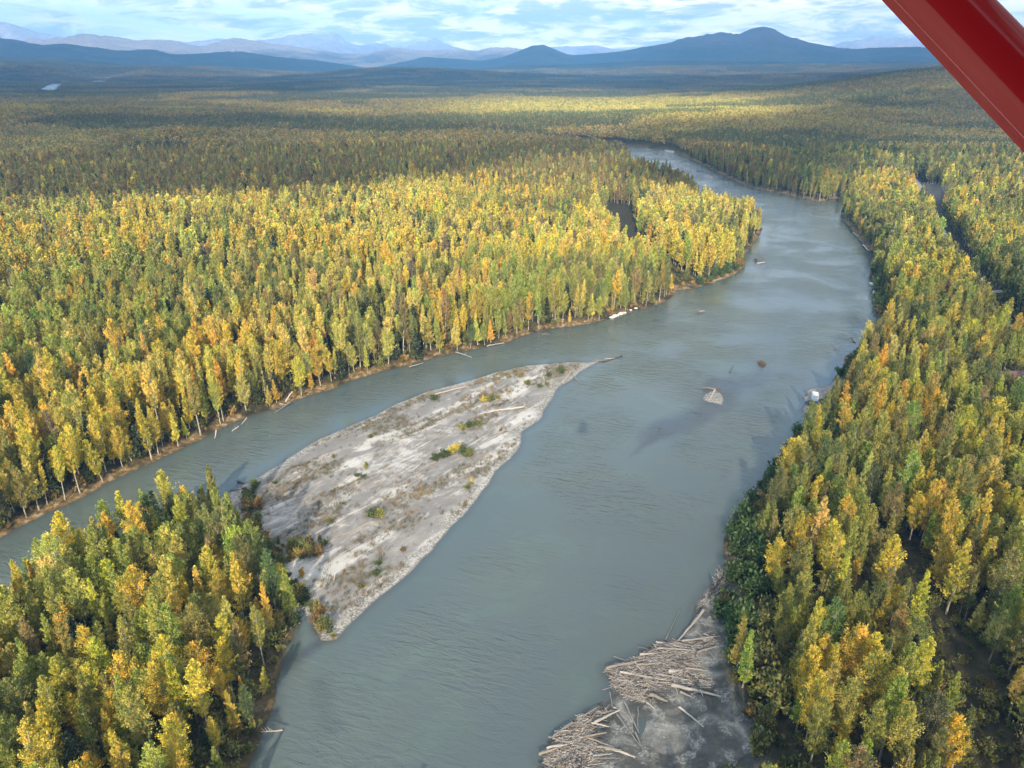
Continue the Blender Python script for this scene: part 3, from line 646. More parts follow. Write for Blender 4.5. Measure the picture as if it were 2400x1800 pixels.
def put_trees(ids, kindname, group, meshes, is_spruce):
    buckets = {}
    for i in ids:
        key = (WORDS[PN[ci_[i]]] if not is_spruce else 'dark green', area_name(i)); buckets.setdefault(key, []).append(i)
    proto = {}
    for (cw, ar), lst in buckets.items():
        lst.sort(key=lambda i: float(np.hypot(x1[i], y1[i])))
        for q, i in enumerate(lst):
            v = int(var_[i]) % len(meshes)
            e = empty(kindname, (float(x1[i]), float(y1[i]), float(za[i]) - 0.1), float(rz_[i]), (float(hf[i] * wf[i]), float(hf[i] * wf[i]), float(hf[i])))
            cr, tr = meshes[v]
            c = obj('crown', cr, e); t = obj('trunk', tr, e)
            tt = PC[PN.index('spruce')] * 1.0 if is_spruce else tint_[i]
            c.color = (*[float(a) for a in tt], 1)
            nm = 'spruce' if is_spruce else 'poplar'
            if len(lst) == 1: lab = 'only %s %s %s' % (cw, nm, ar)
            elif q == 0: lab = 'nearest %s %s %s' % (cw, nm, ar)
            else: lab = '%s nearest %s %s %s' % (ordinal(q + 1), cw, nm, ar)
            tag(e, lab, 'tree', group)
put_trees(singles, 'poplar_tree', 'nearest poplars on the island and banks', near_meshes, False)
put_trees(ssing, 'spruce_tree', 'spruces standing among the poplars', near_spruce, True)

tilt = lambda n: rng.normal(size=n) * 0.045
# more poplars: all the rest up to where they merge
r_ = ~is_single & ~spr & (d1 < 1100)
idx = np.where(r_)[0]
farv = np.where(d1[idx] < 430, 0, len(KINDS)) + var_[idx]
scatter('poplar_forest', np.stack([x1, y1, za - .1], -1)[idx], farv, hf[idx] * wf[idx] * np.where(d1[idx] < 430, 1, 1.08), np.stack([tilt(len(idx)), tilt(len(idx)), rz_[idx]], -1), tint_[idx],
        [bpy.data.objects.new('poplar_kind_%02d' % q, o.data) for q, o in enumerate(GA + GB)], 'dense gold, lime and olive autumn poplar woods on both banks', 'forest', hf[idx])
idx = np.where(~is_single & spr)[0]
scatter('spruce_forest', np.stack([x1, y1, za - .1], -1)[idx], var_[idx] % 3, hf[idx] * 1.05, np.stack([tilt(len(idx)), tilt(len(idx)), rz_[idx]], -1), np.tile(PC[PN.index('spruce')], (len(idx), 1)) * (0.8 + 0.5 * rng.random((len(idx), 1))),
        [bpy.data.objects.new('spruce_kind_%02d' % q, o.data) for q, o in enumerate(GS)], 'dark spruces scattered through the valley woods', 'forest')

# far woods
xp, yp = [], []
for d0, d1_, sp_ in [(1100, 3000, 30), (3000, 6000, 36), (6000, 8400, 50)]:
    a, b = grid_points(d0 - 8, d1_, sp_, R(43), 0.5); xp.append(a); yp.append(b)
xp = np.concatenate(xp); yp = np.concatenate(yp)
lp, zp, lop, *_ = fields(xp, yp); kf = (lp > 16); xp, yp, zp, lp = xp[kf], yp[kf], zp[kf], lp[kf]
dp = np.hypot(xp, yp); sc_ = np.where(dp < 3000, 1.0, np.where(dp < 6000, 1.12, 1.6))
cn = fbm(xp, yp, 260, 3, 61) + fbm(xp, yp * 1.8, 700, 2, 66) - 1.0 + 0.10 * ss(dp, 1500, 5000)
scarp = np.exp(-((yp - 1880) / 110) ** 2) * (xp < -650)
con = cn + 0.3 * scarp > 0.08
vp = np.where(con, rng.integers(5, 8, len(xp)), rng.integers(0, 5, len(xp)))
mixr = rng.random((len(xp), 1)) * .6 + 0.4 * fbm(xp, yp, 90, 2, 71)[:, None]
mixr = np.clip(mixr + .15, 0, 1); tb = PC[PN.index('olive')] * (1 - mixr) + PC[PN.index('rust')] * mixr
u_, v_, _d = proj(xp, yp, zp)
sunlit_gold = (np.exp(-((v_ - 262) / 26) ** 2) * ss(u_, 900, 1250) * (1 - ss(u_, 1700, 1950)))[:, None]  # sunlit strip of the far woods, put into the leaf tint
sunlit_gold = np.clip(sunlit_gold + 0.22 * (ss(fbm(xp, yp, 200, 3, 77), .58, .7))[:, None], 0, 1)
tb = tb * (1 - sunlit_gold) + (PC[PN.index('yellow')] * .95) * sunlit_gold
tb = tb * (1 - .42 * ss(dp, 1400, 4000) * (1 - .8 * sunlit_gold[:, 0]))[:, None]; tb = np.where(con[:, None], tb * 0.62 + np.array([0.05, 0.062, 0.028]) * .38, tb) * (0.85 + 0.3 * rng.random((len(xp), 1)))  # tint darkens with distance, less so in the painted sunlit strip
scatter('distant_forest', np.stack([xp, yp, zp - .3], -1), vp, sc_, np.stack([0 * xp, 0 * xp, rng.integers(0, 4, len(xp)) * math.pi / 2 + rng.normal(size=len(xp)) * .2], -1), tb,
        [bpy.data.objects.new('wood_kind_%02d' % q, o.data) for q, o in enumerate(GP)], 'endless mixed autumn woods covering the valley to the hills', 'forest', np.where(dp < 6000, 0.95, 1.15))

# undergrowth
xu, yu = grid_points(40, 520, 3.4, HALF)
lu, zu, lou, bu, ju, su, pu_ = fields(xu, yu); su_ = side_of(xu, yu); du = np.hypot(xu, yu)
k = (lu > 0.8) & (lou < 0.45) & (ldist(xu, yu, ROAD) > 3.5) & (ldist(xu, yu, ROAD2) > 3.5)
edge_r = (su_ == 2) & (lu < 12)
k &= (rng.random(len(xu)) < np.where(edge_r, 0.95, np.where(su_ == 0, .8, np.where(lu < 14, 0.93, 0.5))))
# shrubs crowd the western foot of the sand bar and the back channel
STRIPS = [([(588, 1150), (592, 1200), (596, 1255), (610, 1295)], 2.2), ([(625, 1290), (650, 1310), (690, 1300), (720, 1292)], 4.5), ([(615, 1290), (645, 1335), (680, 1375), (712, 1415), (735, 1448), (755, 1480), (765, 1492)], 1.9),
          ([(600, 1330), (640, 1400), (670, 1450)], 6.0), ([(655, 1440), (690, 1420)], 3.5)]
ald = sdf(xu, yu, ALDER) > 0; k |= ald & (lu > .3); k |= (ldist(xu, yu, TRACK) < 9)
k |= (sdf(xu, yu, JAMLAND) > 0) & (proj(xu, yu, 0 * xu)[0] > 1690) & (lu > .3) & (rng.random(len(xu)) < .35)
ald = ald[k]
xu, yu, zu, lu, su_ = xu[k], yu[k], zu[k], lu[k], su_[k]; edge_r = (su_ == 2) & (lu < 14)
tr = rng.random((len(xu), 1)); tu = np.where(edge_r[:, None], np.array([0.050, 0.085, 0.028]) * (1 + .5 * tr), PC[PN.index('olive')] * (0.45 + .6 * tr)); tu = np.where((rng.random((len(xu), 1)) < .12), PC[PN.index('rust')] * .8, tu)
tu = np.where(((su_ == 1) & (lu < 5) & (rng.random(len(xu)) < .6))[:, None], np.array([.30, .19, .07]) * (.6 + .6 * tr), tu)
scu = (0.5 + 0.7 * rng.random(len(xu))) * np.where(edge_r | ald, np.where(lu < 1.5, 1.1, 1.75), 0.8) * np.where(su_ == 0, 1.45, 1.0) * np.where(su_ == 1, np.where(lu < 3, .45, np.where(lu < 14, 1.35, 1)), 1)
bx0, by0 = P(560, 1500); bx1, by1 = P(800, 1130); sxg, syg = np.meshgrid(np.arange(min(bx0, bx1) - 25, max(bx0, bx1) + 25, 1.5), np.arange(by0 - 10, by1 + 10, 1.5))
sxg = sxg.ravel() + rng.normal(size=sxg.size) * .5; syg = syg.ravel() + rng.normal(size=syg.size) * .5; ks = np.zeros(len(sxg), bool)
for pl, wd in STRIPS: ks |= ldist(sxg, syg, np.array([P(*p) for p in pl])) < wd * (.7 + .6 * fbm(sxg, syg, 6, 2, 3))
sxg, syg = sxg[ks], syg[ks]; lq, zq, *_ = fields(sxg, syg); ks = (lq > .3) & (rng.random(len(sxg)) < .75); sxg, syg, zq = sxg[ks], syg[ks], zq[ks]; nq = len(sxg)
tq = np.where(rng.random((nq, 1)) < .2, [[.30, .24, .07]], np.where(rng.random((nq, 1)) < .25, [[.24, .15, .07]], [[.10, .125, .045]])) * (.7 + .6 * rng.random((nq, 1)))
xu, yu, zu = np.r_[xu, sxg], np.r_[yu, syg], np.r_[zu, zq]; scu = np.r_[scu, .5 + .5 * rng.random(nq)]; tu = np.concatenate([tu, tq])
scatter('undergrowth', np.stack([xu, yu, zu - .1], -1), rng.integers(0, 4, len(xu)), scu, np.stack([0 * xu, 0 * xu, rng.random(len(xu)) * 6.28], -1), tu,
        [bpy.data.objects.new('shrub_kind_%02d' % q, o.data) for q, o in enumerate(GU)], 'dark green willow and alder undergrowth along the banks', 'shrubs')
#DETAILS
# ------------------------------------------------------------------ small builders
def gz1(x, y): return float(fields(np.array([x]), np.array([y]))[1][0])
def gzn(xs, ys): return fields(np.array(xs), np.array(ys))[1]
def simple(name, col, rough=0.6, spec=0.3, **k):
    m, T = mat(name); pos = T.n('ShaderNodeTexCoord').outputs['Object']
    nz = T.noise(pos, 6.0, 4.0); c = T.mix(T.smooth(nz, 0.35, 0.65), tuple(0.88 * q for q in col), col)
    out(T, pbsdf(T, c, rough, spec, **k)); return m
def wood_material():
    m, T = mat('weathered_driftwood'); oc = T.n('ShaderNodeObjectInfo').outputs['Color']
    tcn = T.n('ShaderNodeTexCoord').outputs['Object']; mp = T.n('ShaderNodeMapping', i={0: tcn, 3: (2.0, 1.2, 1.2)}).outputs[0]
    n = T.noise(mp, 2.4, 6.0, 0.7); c = T.mix(T.smooth(n, 0.35, 0.7), T.mix(1.0, oc, (0.55, 0.52, 0.5), 'MULTIPLY'), oc)
    out(T, pbsdf(T, c, 0.85, 0.15)); return m
WOOD = wood_material()
TONES = dict(pale=(0.55, 0.50, 0.43), grey=(0.33, 0.31, 0.285), brown=(0.22, 0.175, 0.14), dark=(0.10, 0.088, 0.078), tawny=(0.42, 0.355, 0.285))
LOGM = []
for i in range(5):
    r = np.random.default_rng(800 + i); k = 7; t = np.linspace(0, 1, k); off = np.cumsum(r.normal(size=(k, 2)) * .35, 0); off -= off[0] + np.outer(t, off[-1] - off[0])
    p = Parts(); th = np.arange(8) * math.pi / 4; V = [(t[a], off[a, 0] + (1 - .55 * t[a]) * math.cos(b), off[a, 1] + (1 - .55 * t[a]) * math.sin(b)) for a in range(k) for b in th]
    Q = [(a * 8 + b, a * 8 + (b + 1) % 8, (a + 1) * 8 + (b + 1) % 8, (a + 1) * 8 + b) for a in range(k - 1) for b in range(8)] + [tuple(range(7, -1, -1)), tuple(range(8 * k - 8, 8 * k))]
    p.add(np.array(V), Q); LOGM.append(p.mesh('log', [WOOD], True))
ROOTM = []
for i in range(2):       # a mat of torn roots
    r = np.random.default_rng(830 + i); p = Parts()
    for j in range(16):
        a = r.random() * 6.283; L = .7 + .7 * r.random(); d = np.array([-.35 - .5 * r.random(), math.cos(a), math.sin(a)]) * L
        p.add(*tube([(0.25, 0, 0), d * .45, d + r.normal(size=3) * .2], [.22, .12, .03], 4))
    ROOTM.append(p.mesh('roots', [WOOD], True))
_lc = [0]
def log(u1, v1, u2, v2, rad, z1=0.3, z2=0.3, tone='grey', label=None, group=None, roots=None, name='driftwood_log', branches=0, cat='log'):
    a = P(u1, v1, max(z1, 0)); b = P(u2, v2, max(z2, 0))
    return log3((a[0], a[1], z1), (b[0], b[1], z2), rad, tone, label, group, roots, name, branches, cat)
def log3(a, b, rad, tone, label, group=None, roots=None, name='driftwood_log', branches=0, cat='log'):
    _lc[0] += 1; a, b = Vector(a), Vector(b); d = b - a; L = d.length
    jt = 0.68 + 0.35 * random.random(); col = tuple(q * jt for q in TONES[tone])
    e = tag(empty(name, a), label, cat, group) if (roots or branches) else None
    o = obj('stem' if e else name, LOGM[_lc[0] % 5], e, None if e else a)
    o.rotation_mode = 'QUATERNION'; o.rotation_quaternion = d.to_track_quat('X', 'Z'); o.scale = (L, rad, rad); o.color = (*col, 1)
    if roots:
        q = obj('root_wad', ROOTM[_lc[0] % 2], e); q.rotation_mode = 'QUATERNION'; q.rotation_quaternion = d.to_track_quat('X', 'Z'); q.scale = (roots,) * 3; q.color = (*[c * .7 for c in col], 1)
    for j in range(branches):
        t = 0.45 + 0.5 * j / branches; p_ = d * t; side = Vector((random.uniform(-1, 1), random.uniform(-1, 1), random.uniform(.1, .9))).normalized()
        q = obj('branch', LOGM[j % 5], e, p_); q.rotation_mode = 'QUATERNION'; q.rotation_quaternion = (side + d.normalized() * .8).to_track_quat('X', 'Z'); q.scale = (L * .25, rad * .4, rad * .4); q.color = (*col, 1)
    if not e: tag(o, label, cat, group)
    return e or o

# ------------------------------------------------------------------ log jam on the right bank
Z = lambda x, y: (1260 + x * .3014, 1300 + y * .3014)
TR = [(1290, 430, 1090, 670, .32, 'pale'), (1450, 150, 1330, 340, .35, 'dark'), (1480, 230, 1350, 370, .25, 'dark'), (530, 885, 845, 815, .3, 'tawny'), (640, 910, 980, 975, .24, 'pale'), (1040, 1015, 1425, 1105, .42, 'pale'),
      (930, 930, 1140, 970, .2, 'grey'), (1120, 670, 1450, 630, .26, 'grey'), (930, 730, 1210, 745, .22, 'pale'), (795, 775, 930, 768, .3, 'pale'), (860, 760, 920, 732, .2, 'grey'), (1240, 760, 1420, 705, .22, 'grey'), (1330, 750, 1450, 890, .12, 'grey'),
      (1050, 930, 1090, 1090, .16, 'pale'), (1150, 885, 1315, 903, .2, 'pale'), (1020, 910, 1120, 900, .4, 'pale'), (870, 1090, 1010, 1140, .42, 'tawny'), (850, 1150, 970, 1255, .24, 'pale'), (1100, 1185, 1300, 1350, .26, 'pale'), (670, 1140, 790, 1390, .22, 'grey'),
      (780, 1185, 783, 1380, .16, 'grey'), (615, 1240, 800, 1490, .2, 'grey'), (760, 1380, 880, 1655, .2, 'grey'), (440, 1305, 635, 1212, .3, 'pale'), (590, 1185, 650, 1215, .2, 'tawny'), (560, 1070, 585, 1190, .15, 'grey'), (370, 1418, 535, 1385, .26, 'tawny'),
      (420, 1310, 555, 1340, .16, 'pale'), (530, 1505, 760, 1578, .36, 'pale'), (390, 1425, 600, 1500, .16, 'tawny'), (110, 1430, 270, 1300, .25, 'grey'), (10, 1555, 190, 1490, .3, 'tawny'), (70, 1505, 230, 1475, .25, 'pale'), (430, 1565, 580, 1548, .18, 'pale'),
      (440, 1585, 645, 1583, .12, 'grey'), (270, 1560, 360, 1605, .16, 'pale'), (230, 1620, 350, 1550, .16, 'tawny'), (120, 1650, 230, 1630, .2, 'tawny'), (1110, 1065, 1220, 1120, .25, 'grey'), (1195, 1090, 1250, 1060, .15, 'pale'), (1265, 1050, 1285, 1105, .14, 'pale'),
      (350, 1260, 480, 1180, .22, 'grey'), (740, 905, 850, 850, .18, 'grey'), (1290, 710, 1370, 665, .2, 'grey'), (460, 1495, 650, 1520, .2, 'tawny'), (920, 680, 975, 686, .22, 'pale')]
jam_items = []         # (a, b, rad, tone, pile)
for x1_, y1_, x2_, y2_, rd, tn in TR:
    hz = 1.15 if (y1_ < 1130 and x1_ < 1420) or x1_ < 500 else 0.45
    a = P(*Z(x1_, y1_), hz); b = P(*Z(x2_, y2_), hz - .35)
    jam_items.append(((*a, hz), (*b, hz - .3), rd, tn, 'upper' if y1_ < 1160 and x1_ > 500 else 'lower'))
JA = poly([Z(*p) for p in [(1440, 600), (1100, 680), (920, 700), (790, 790), (520, 890), (550, 960), (600, 1080), (700, 1130), (830, 1170), (1020, 1150), (1100, 1150), (1000, 1060), (1420, 1100), (1530, 1070), (1440, 960), (1330, 930), (1250, 820), (1400, 720)]])
JB = poly([Z(*p) for p in [(350, 1240), (450, 1210), (640, 1220), (450, 1310), (440, 1400), (400, 1440), (560, 1500), (480, 1600), (560, 1800), (60, 1800), (40, 1600), (150, 1480), (110, 1440), (270, 1300)]])
JC = poly([Z(*p) for p in [(1400, 100), (1480, 110), (1460, 300), (1380, 400), (1230, 410), (1290, 330)]])
rj = np.random.default_rng(55)
def inpoly(pg, n):
    lo, hi = pg.min(0), pg.max(0); res = []
    while len(res) < n:
        q = lo + (hi - lo) * rj.random((n * 3, 2)); m_ = sdf(q[:, 0], q[:, 1], pg) > .3; res += q[m_].tolist()
    return np.array(res[:n])
for pg, n, dirn, pile in ((JA, 96, (1, -.10), 'upper'), (JB, 66, (1, .25), 'lower'), (JC, 9, (.5, 1.3), 'upper')):
    pts = inpoly(pg, n); sd = sdf(pts[:, 0], pts[:, 1], pg)
    for q, (x, y) in enumerate(pts):
        ang = math.atan2(dirn[1], dirn[0]) + rj.normal() * .42; L = (1.6 + 4.6 * rj.random() ** 1.5) * (1.0 if pile == 'upper' else .8)
        z = 0.45 + min(sd[q] * .22, 1.0) * rj.random() + .2 * rj.random(); dz = rj.normal() * .15
        c, s__ = math.cos(ang) * L / 2, math.sin(ang) * L / 2
        tn = rj.choice(['pale', 'grey', 'tawny', 'brown', 'dark'], p=[.22, .30, .18, .18, .12] if pile == 'upper' else [.16, .1, .38, .28, .08])
        jam_items.append(((x - c, y - s__, z - dz), (x + c, y + s__, z + dz), .055 + .10 * rj.random() ** 1.6, str(tn), pile))
groups_ = {}
for it in jam_items: groups_.setdefault((it[3], it[4]), []).append(it)
WT = dict(pale='pale bleached', grey='grey', brown='reddish brown', dark='dark wet', tawny='tawny')
for (tn, pile), lst in groups_.items():
    lst.sort(key=lambda t: -math.dist(t[0], t[1]))
    for q, it in enumerate(lst):
        rk = 'longest' if q == 0 else ordinal(q + 1) + ' longest'
        log3(it[0], it[1], it[2], tn, '%s of the %s logs in the %s log jam' % (rk, WT[tn], pile), 'logs of the jam on the right bank')
# twigs and splinters between the logs
def sticks(pts, L, rad, ang, z, name, label, cat, tone):
    n = len(pts); c, s__ = np.cos(ang) * L / 2, np.sin(ang) * L / 2; dz = rj.normal(size=n) * .12
    A = np.column_stack([pts[:, 0] - c, pts[:, 1] - s__, z - dz]); B = np.column_stack([pts[:, 0] + c, pts[:, 1] + s__, z + dz])
    D = norm(B - A); up = np.tile([0, 0, 1.0], (n, 1)); s1 = norm(np.cross(D, up)); s2 = np.cross(s1, D); rr = rad[:, None]
    V = np.stack([A + s1 * rr, A + s2 * rr, A - s1 * rr, A - s2 * rr, B + s1 * rr * .6, B + s2 * rr * .6, B - s1 * rr * .6, B - s2 * rr * .6], 1).reshape(-1, 3)
    q = np.array([[0, 1, 5, 4], [1, 2, 6, 5], [2, 3, 7, 6], [3, 0, 4, 7], [3, 2, 1, 0], [4, 5, 6, 7]]); Q = (q[None] + 8 * np.arange(n)[:, None, None]).reshape(-1, 4)
    col = np.repeat(tone, 8, 0); m, T = mat('splintered_wood'); T.n('ShaderNodeAttribute')
    c_ = T.n('ShaderNodeAttribute', attribute_name='tone').outputs['Color']; out(T, pbsdf(T, c_, 0.9, 0.1))
    me = mesh(name, V, Q, [m], attrs={'tone': ('FLOAT_COLOR', np.column_stack([col, np.ones(len(col))]))}); return tag(obj(name, me), label, cat, kind='stuff')
pt, an, zs = [], [], []
for pg, n, a0 in ((JA, 5200, -.1), (JB, 3800, .25), (JC, 420, 1.2)):
    p_ = inpoly(pg, n); pt.append(p_); an.append(a0 + rj.normal(size=n) * .6); zs.append(.3 + rj.random(n) * np.clip(sdf(p_[:, 0], p_[:, 1], pg) * .25, .15, 1.0))
pt = np.concatenate(pt); an = np.concatenate(an); zs = np.concatenate(zs); n = len(pt)
tn = np.array([TONES[k] for k in ('pale', 'grey', 'tawny', 'brown', 'dark')])[rj.integers(0, 5, n)] * (0.7 + .5 * rj.random((n, 1)))
sticks(pt, .5 + 2.0 * rj.random(n) ** 2, .02 + .035 * rj.random(n), an, zs, 'driftwood_debris', 'tangle of broken twigs and splinters filling the log jam', 'debris', tn)

# ------------------------------------------------------------------ single logs and snags
Z4 = lambda x, y: (900 + x * .2712, 800 + y * .2712); Z2 = lambda x, y: (500 + x * .2532, 1100 + y * .2532); Z3 = lambda x, y: (500 + x * .226, 850 + y * .226); Z5 = lambda x, y: (1500 + x * .2486, 750 + y * .2486); Z6 = lambda x, y: (1400 + x * .2712, 300 + y * .2712)
def L2(Zf, a, b, c, d, rad, tone, label, z1=.9, z2=.9, **k): log(*Zf(a, b), *Zf(c, d), rad, z1, z2, tone, label, **k)
L2(Z4, 2045, 132, 1885, 178, .35, 'dark', 'dark wet log trailing off the upstream tip of the sand bar', .15, .3, roots=.9)
L2(Z4, 1890, 165, 1800, 168, .3, 'brown', 'brown log tangled at the upstream tip of the sand bar', .3, .5, roots=.8)
L2(Z4, 1990, 150, 1900, 155, .2, 'tawny', 'thin tawny pole beside the dark log at the bar tip', .2, .4)
L2(Z4, 1540, 365, 1620, 255, .32, 'pale', 'white snag leaning beside the green shrub near the bar tip', .5, 2.2, branches=5)
L2(Z4, 1600, 270, 1690, 345, .2, 'grey', 'grey branch crossing the white snag near the bar tip', 1.2, .3, branches=2)
L2(Z4, 1460, 330, 1610, 290, .15, 'grey', 'thin grey pole lying under the white snag', .9, 1.0)
L2(Z4, 430, 462, 735, 385, .3, 'pale', 'long pale log lying along the north edge of the sand bar')
L2(Z4, 1210, 565, 810, 632, .38, 'pale', 'longest pale log on the bar with its root mat at the right', 1.2, .9, roots=1.4)
L2(Z4, 690, 555, 820, 510, .25, 'pale', 'short pale log left of the orange and green shrub')
L2(Z4, 1035, 770, 850, 892, .36, 'grey', 'grey log with root mat pointing down to the dark sand', 1.2, .8, roots=1.5)
L2(Z2, 1440, 495, 1190, 612, .28, 'tawny', 'tawny log pointing down left from the big round shrub')
L2(Z2, 1190, 612, 1000, 682, .16, 'brown', 'thin brown pole in line with the tawny log')
L2(Z2, 1130, 517, 1300, 519, .12, 'pale', 'thin white pole above the tawny log on the bar')
L2(Z2, 1120, 978, 1112, 1055, .2, 'pale', 'short white stub standing in the lower part of the bar', 1.6, .8)
L2(Z2, 1230, 945, 1280, 948, .12, 'pale', 'short pale stick right of the white stub')
L2(Z3, 870, 1090, 1050, 1035, .2, 'pale', 'pale log beside orange weeds near the bar\'s left end')
L2(Z3, 1370, 1275, 1540, 1190, .2, 'tawny', 'tawny log half buried below the yellow sprig')
L2(Z3, 2010, 690, 2130, 655, .16, 'pale', 'thin pale pole on the grey sand of the upper bar')
L2(Z2, 150, 195, 270, 180, .25, 'brown', 'reddish brown log at the left shoulder of the bar', .4, .6)
L2(Z2, 240, 120, 330, 125, .25, 'dark', 'dark root and log sticking into the left channel', .2, .5, roots=.9)
L2(Z3, 795, 410, 630, 522, .20, 'grey', 'bleached fallen tree sliding off the left bank into the water', 1.6, .0, branches=5)
L2(Z3, 750, 402, 822, 298, .24, 'pale', 'pale leaning trunk above the bleached fallen tree', 1.2, 5.0, branches=2)
L2(Z3, 690, 425, 752, 436, .16, 'pale', 'short pale pole across the bleached fallen tree', 1.2, 1.4)
L2(Z3, 345, 570, 288, 642, .16, 'pale', 'white bent log hanging over the left bank edge', 2.0, .3)
L2(Z3, 262, 660, 190, 712, .15, 'pale', 'white branchy log with its tip in the left channel', .9, .0, branches=3)
L2(Z3, 30, 700, 12, 785, .25, 'pale', 'pale trunk of the tree tipping off the left bank', 3.0, .6)
log(1141, 811, 1182, 804, .28, .3, .5, 'pale', 'curved white log floating against the left bank', branches=3)
log(1068, 825, 1106, 838, .24, 1.0, .05, 'grey', 'fallen grey sapling stretched from left bank over the water', branches=4)
log(959, 860, 992, 850, .3, .8, .9, 'tawny', 'tawny log resting on the sunlit orange bank')
log(1268, 783, 1288, 783, .25, .1, .1, 'brown', 'brown brush stranded in the water off the left bank', roots=1.0, branches=3)
L2(Z5, 705, 660, 640, 768, .34, 'pale', 'pale log lying across the gravel islet in mid river', 1.3, .6)
L2(Z5, 725, 655, 590, 640, .4, 'brown', 'brown root log at the head of the gravel islet', .9, .3, roots=1.2)
L2(Z5, 600, 668, 655, 630, .2, 'dark', 'dark stick jutting from the root log by the islet', .2, .8)
L2(Z5, 2030, 215, 1985, 165, .3, 'dark', 'dark snag in the water near the right bank', .1, .9, branches=3)
L2(Z5, 845, 495, 882, 438, .28, 'dark', 'dark snag with a pale tip left of the brown root mass', .1, 1.6, branches=3)
L2(Z5, 505, 862, 578, 887, .14, 'dark', 'thin dark stick over the shoal below the islet', .2, .1)
L2(Z5, 180, 1030, 200, 1012, .2, 'dark', 'small dark stump at the lower end of the shoal', .0, .6)
L2(Z5, 2170, 90, 2210, 96, .2, 'dark', 'dark log close under the right bank trees', .2, .3)
L2(Z6, 1370, 1140, 1445, 1105, .45, 'brown', 'brown log heap standing in the water off the peninsula tip', .5, 1.8, roots=1.8, branches=4)
L2(Z6, 1385, 1170, 1445, 1160, .5, 'pale', 'pale log at the foot of the brown heap off the peninsula', .3, .5)
L2(Z6, 870, 372, 945, 382, .5, 'brown', 'brown log raft on the far shoal upstream', .3, .5, roots=1.6)
L2(Z6, 1010, 1322, 1075, 1300, .3, 'pale', 'white log on the bank below the peninsula\'s yellow poplars', .8, .6, roots=.8)
log(1640, 731, 1652, 729, .35, .3, .3, 'tawny', 'tawny drift pile on the small shoal in mid channel', roots=1.2, branches=2)
log(1560, 1500 - 0, 1592, 1432, .2, .3, .5, 'grey', 'slim grey pole beside the long white log on the sand')
log(2052, 765 - 10, 2066, 770 - 12, .2, .4, .4, 'pale', 'pale plank log against the right bank below the boats')
for q, (u, v, u2, v2, tn_) in enumerate([(2000, 545, 2012, 556, 'pale'), (2012, 560, 2026, 571, 'grey'), (2022, 574, 2036, 588, 'pale')]):
    log(u, v, u2, v2, .5, .8, .8, tn_, ['upstream pale log stranded on the far right bank', 'grey log between the two pale ones on the far right bank', 'downstream pale log stranded on the far right bank'][q])
log(662, 1693 + 18, 612, 1715, .16, 1.2, 2.6, 'tawny', 'bare pale branch reaching over the water from the island', branches=4)
# brown root mass in the river
p = Parts(); r = np.random.default_rng(3)
for j in range(60):
    d = norm(r.normal(size=(1, 3)))[0] * [1.5, 1.9, 1.3]; d[2] = abs(d[2]); p.add(*tube([(0, 0, -.2), d * .6, d + r.normal(size=3) * .3], [.5, .3, .05], 4))
o = obj('root_mass', p.mesh('root_mass', [WOOD], True)); x, y = P(*Z5(1148, 420)); o.location = (x, y, 0); o.color = (0.13, 0.085, 0.05, 1); o.scale = (1.1, 1.5, 1.2)
tag(o, 'round brown root mass standing alone in mid river', 'root mass')

# ------------------------------------------------------------------ gravel islets and rocks
def islet(pts, h, label):
    pg = poly(pts); lo, hi = pg.min(0) - 1, pg.max(0) + 1; n = 50
    X, Y = np.meshgrid(np.linspace(lo[0], hi[0], n), np.linspace(lo[1], hi[1], n)); s = sdf(X.ravel(), Y.ravel(), pg) + (fbm(X.ravel(), Y.ravel(), 2, 3, 9) - .5) * 1.5
    zc = np.clip(s * .25, -.4, h) + (fbm(X.ravel(), Y.ravel(), 1.5, 3, 6) - .5) * .15; idx = np.arange(n * n).reshape(n, n)
    q = np.stack([idx[:-1, :-1], idx[:-1, 1:], idx[1:, 1:], idx[1:, :-1]], -1).reshape(-1, 4)
    me = mesh('gravel_bar', np.column_stack([X.ravel(), Y.ravel(), zc]), q, [gme.materials[0]], attrs={'zone': ('FLOAT_COLOR', np.tile([1., 0, 0, 1], (n * n, 1))), 'shore': ('FLOAT', np.clip(s, 0, 3))}, smooth=True)
    tag(obj('gravel_bar', me), label, 'gravel bar', kind='structure')
islet([Z5(*q) for q in [(595, 745), (610, 705), (650, 680), (710, 665), (760, 690), (785, 740), (768, 800), (720, 790), (640, 770)]], .5, 'small gravel islet under a pale log')
islet([(1555, 352), (1566, 350), (1582, 355), (1580, 358), (1562, 357)], .6, 'pale sand bar far upstream')
islet([(1648, 412), (1660, 409), (1672, 415), (1668, 419), (1652, 417)], .5, 'gravel shoal far upstream')
ROCK = simple('pale_rock', (0.52, 0.51, 0.48), 0.8)
def rock_mesh(seed):
    r = np.random.default_rng(seed); d = norm(r.normal(size=(26, 3))) * [1, .8, .55] * (0.8 + .3 * r.random((26, 1)))
    import bmesh as bm_; b = bm_.new(); [b.verts.new(v) for v in d]; bm_.ops.convex_hull(b, input=b.verts); me = bpy.data.meshes.new('boulder'); b.to_mesh(me); b.free(); me.materials.append(ROCK); return me
RM = [rock_mesh(i) for i in range(4)]
for q, (u, v, sc) in enumerate([(1434, 744, 1.3), (1441, 741, 1.8), (1448, 739, 1.1), (1455, 735, 1.9), (1464, 733, 1.2), (1478, 727, 1.0), (1490, 723, 1.5)]):
    x, y = P(u, v, .3); o = obj('boulder', RM[q % 4], None, (x, y, .35)); o.scale = (sc, sc, sc * .8); o.rotation_euler.z = q * 1.3
    tag(o, '%s pale boulder along the left bank under the yellow poplars' % (['leftmost', 'second from left', 'third from left', 'middle', 'third from right', 'second from right', 'rightmost'][q]), 'boulder', 'pale boulders on the left bank')

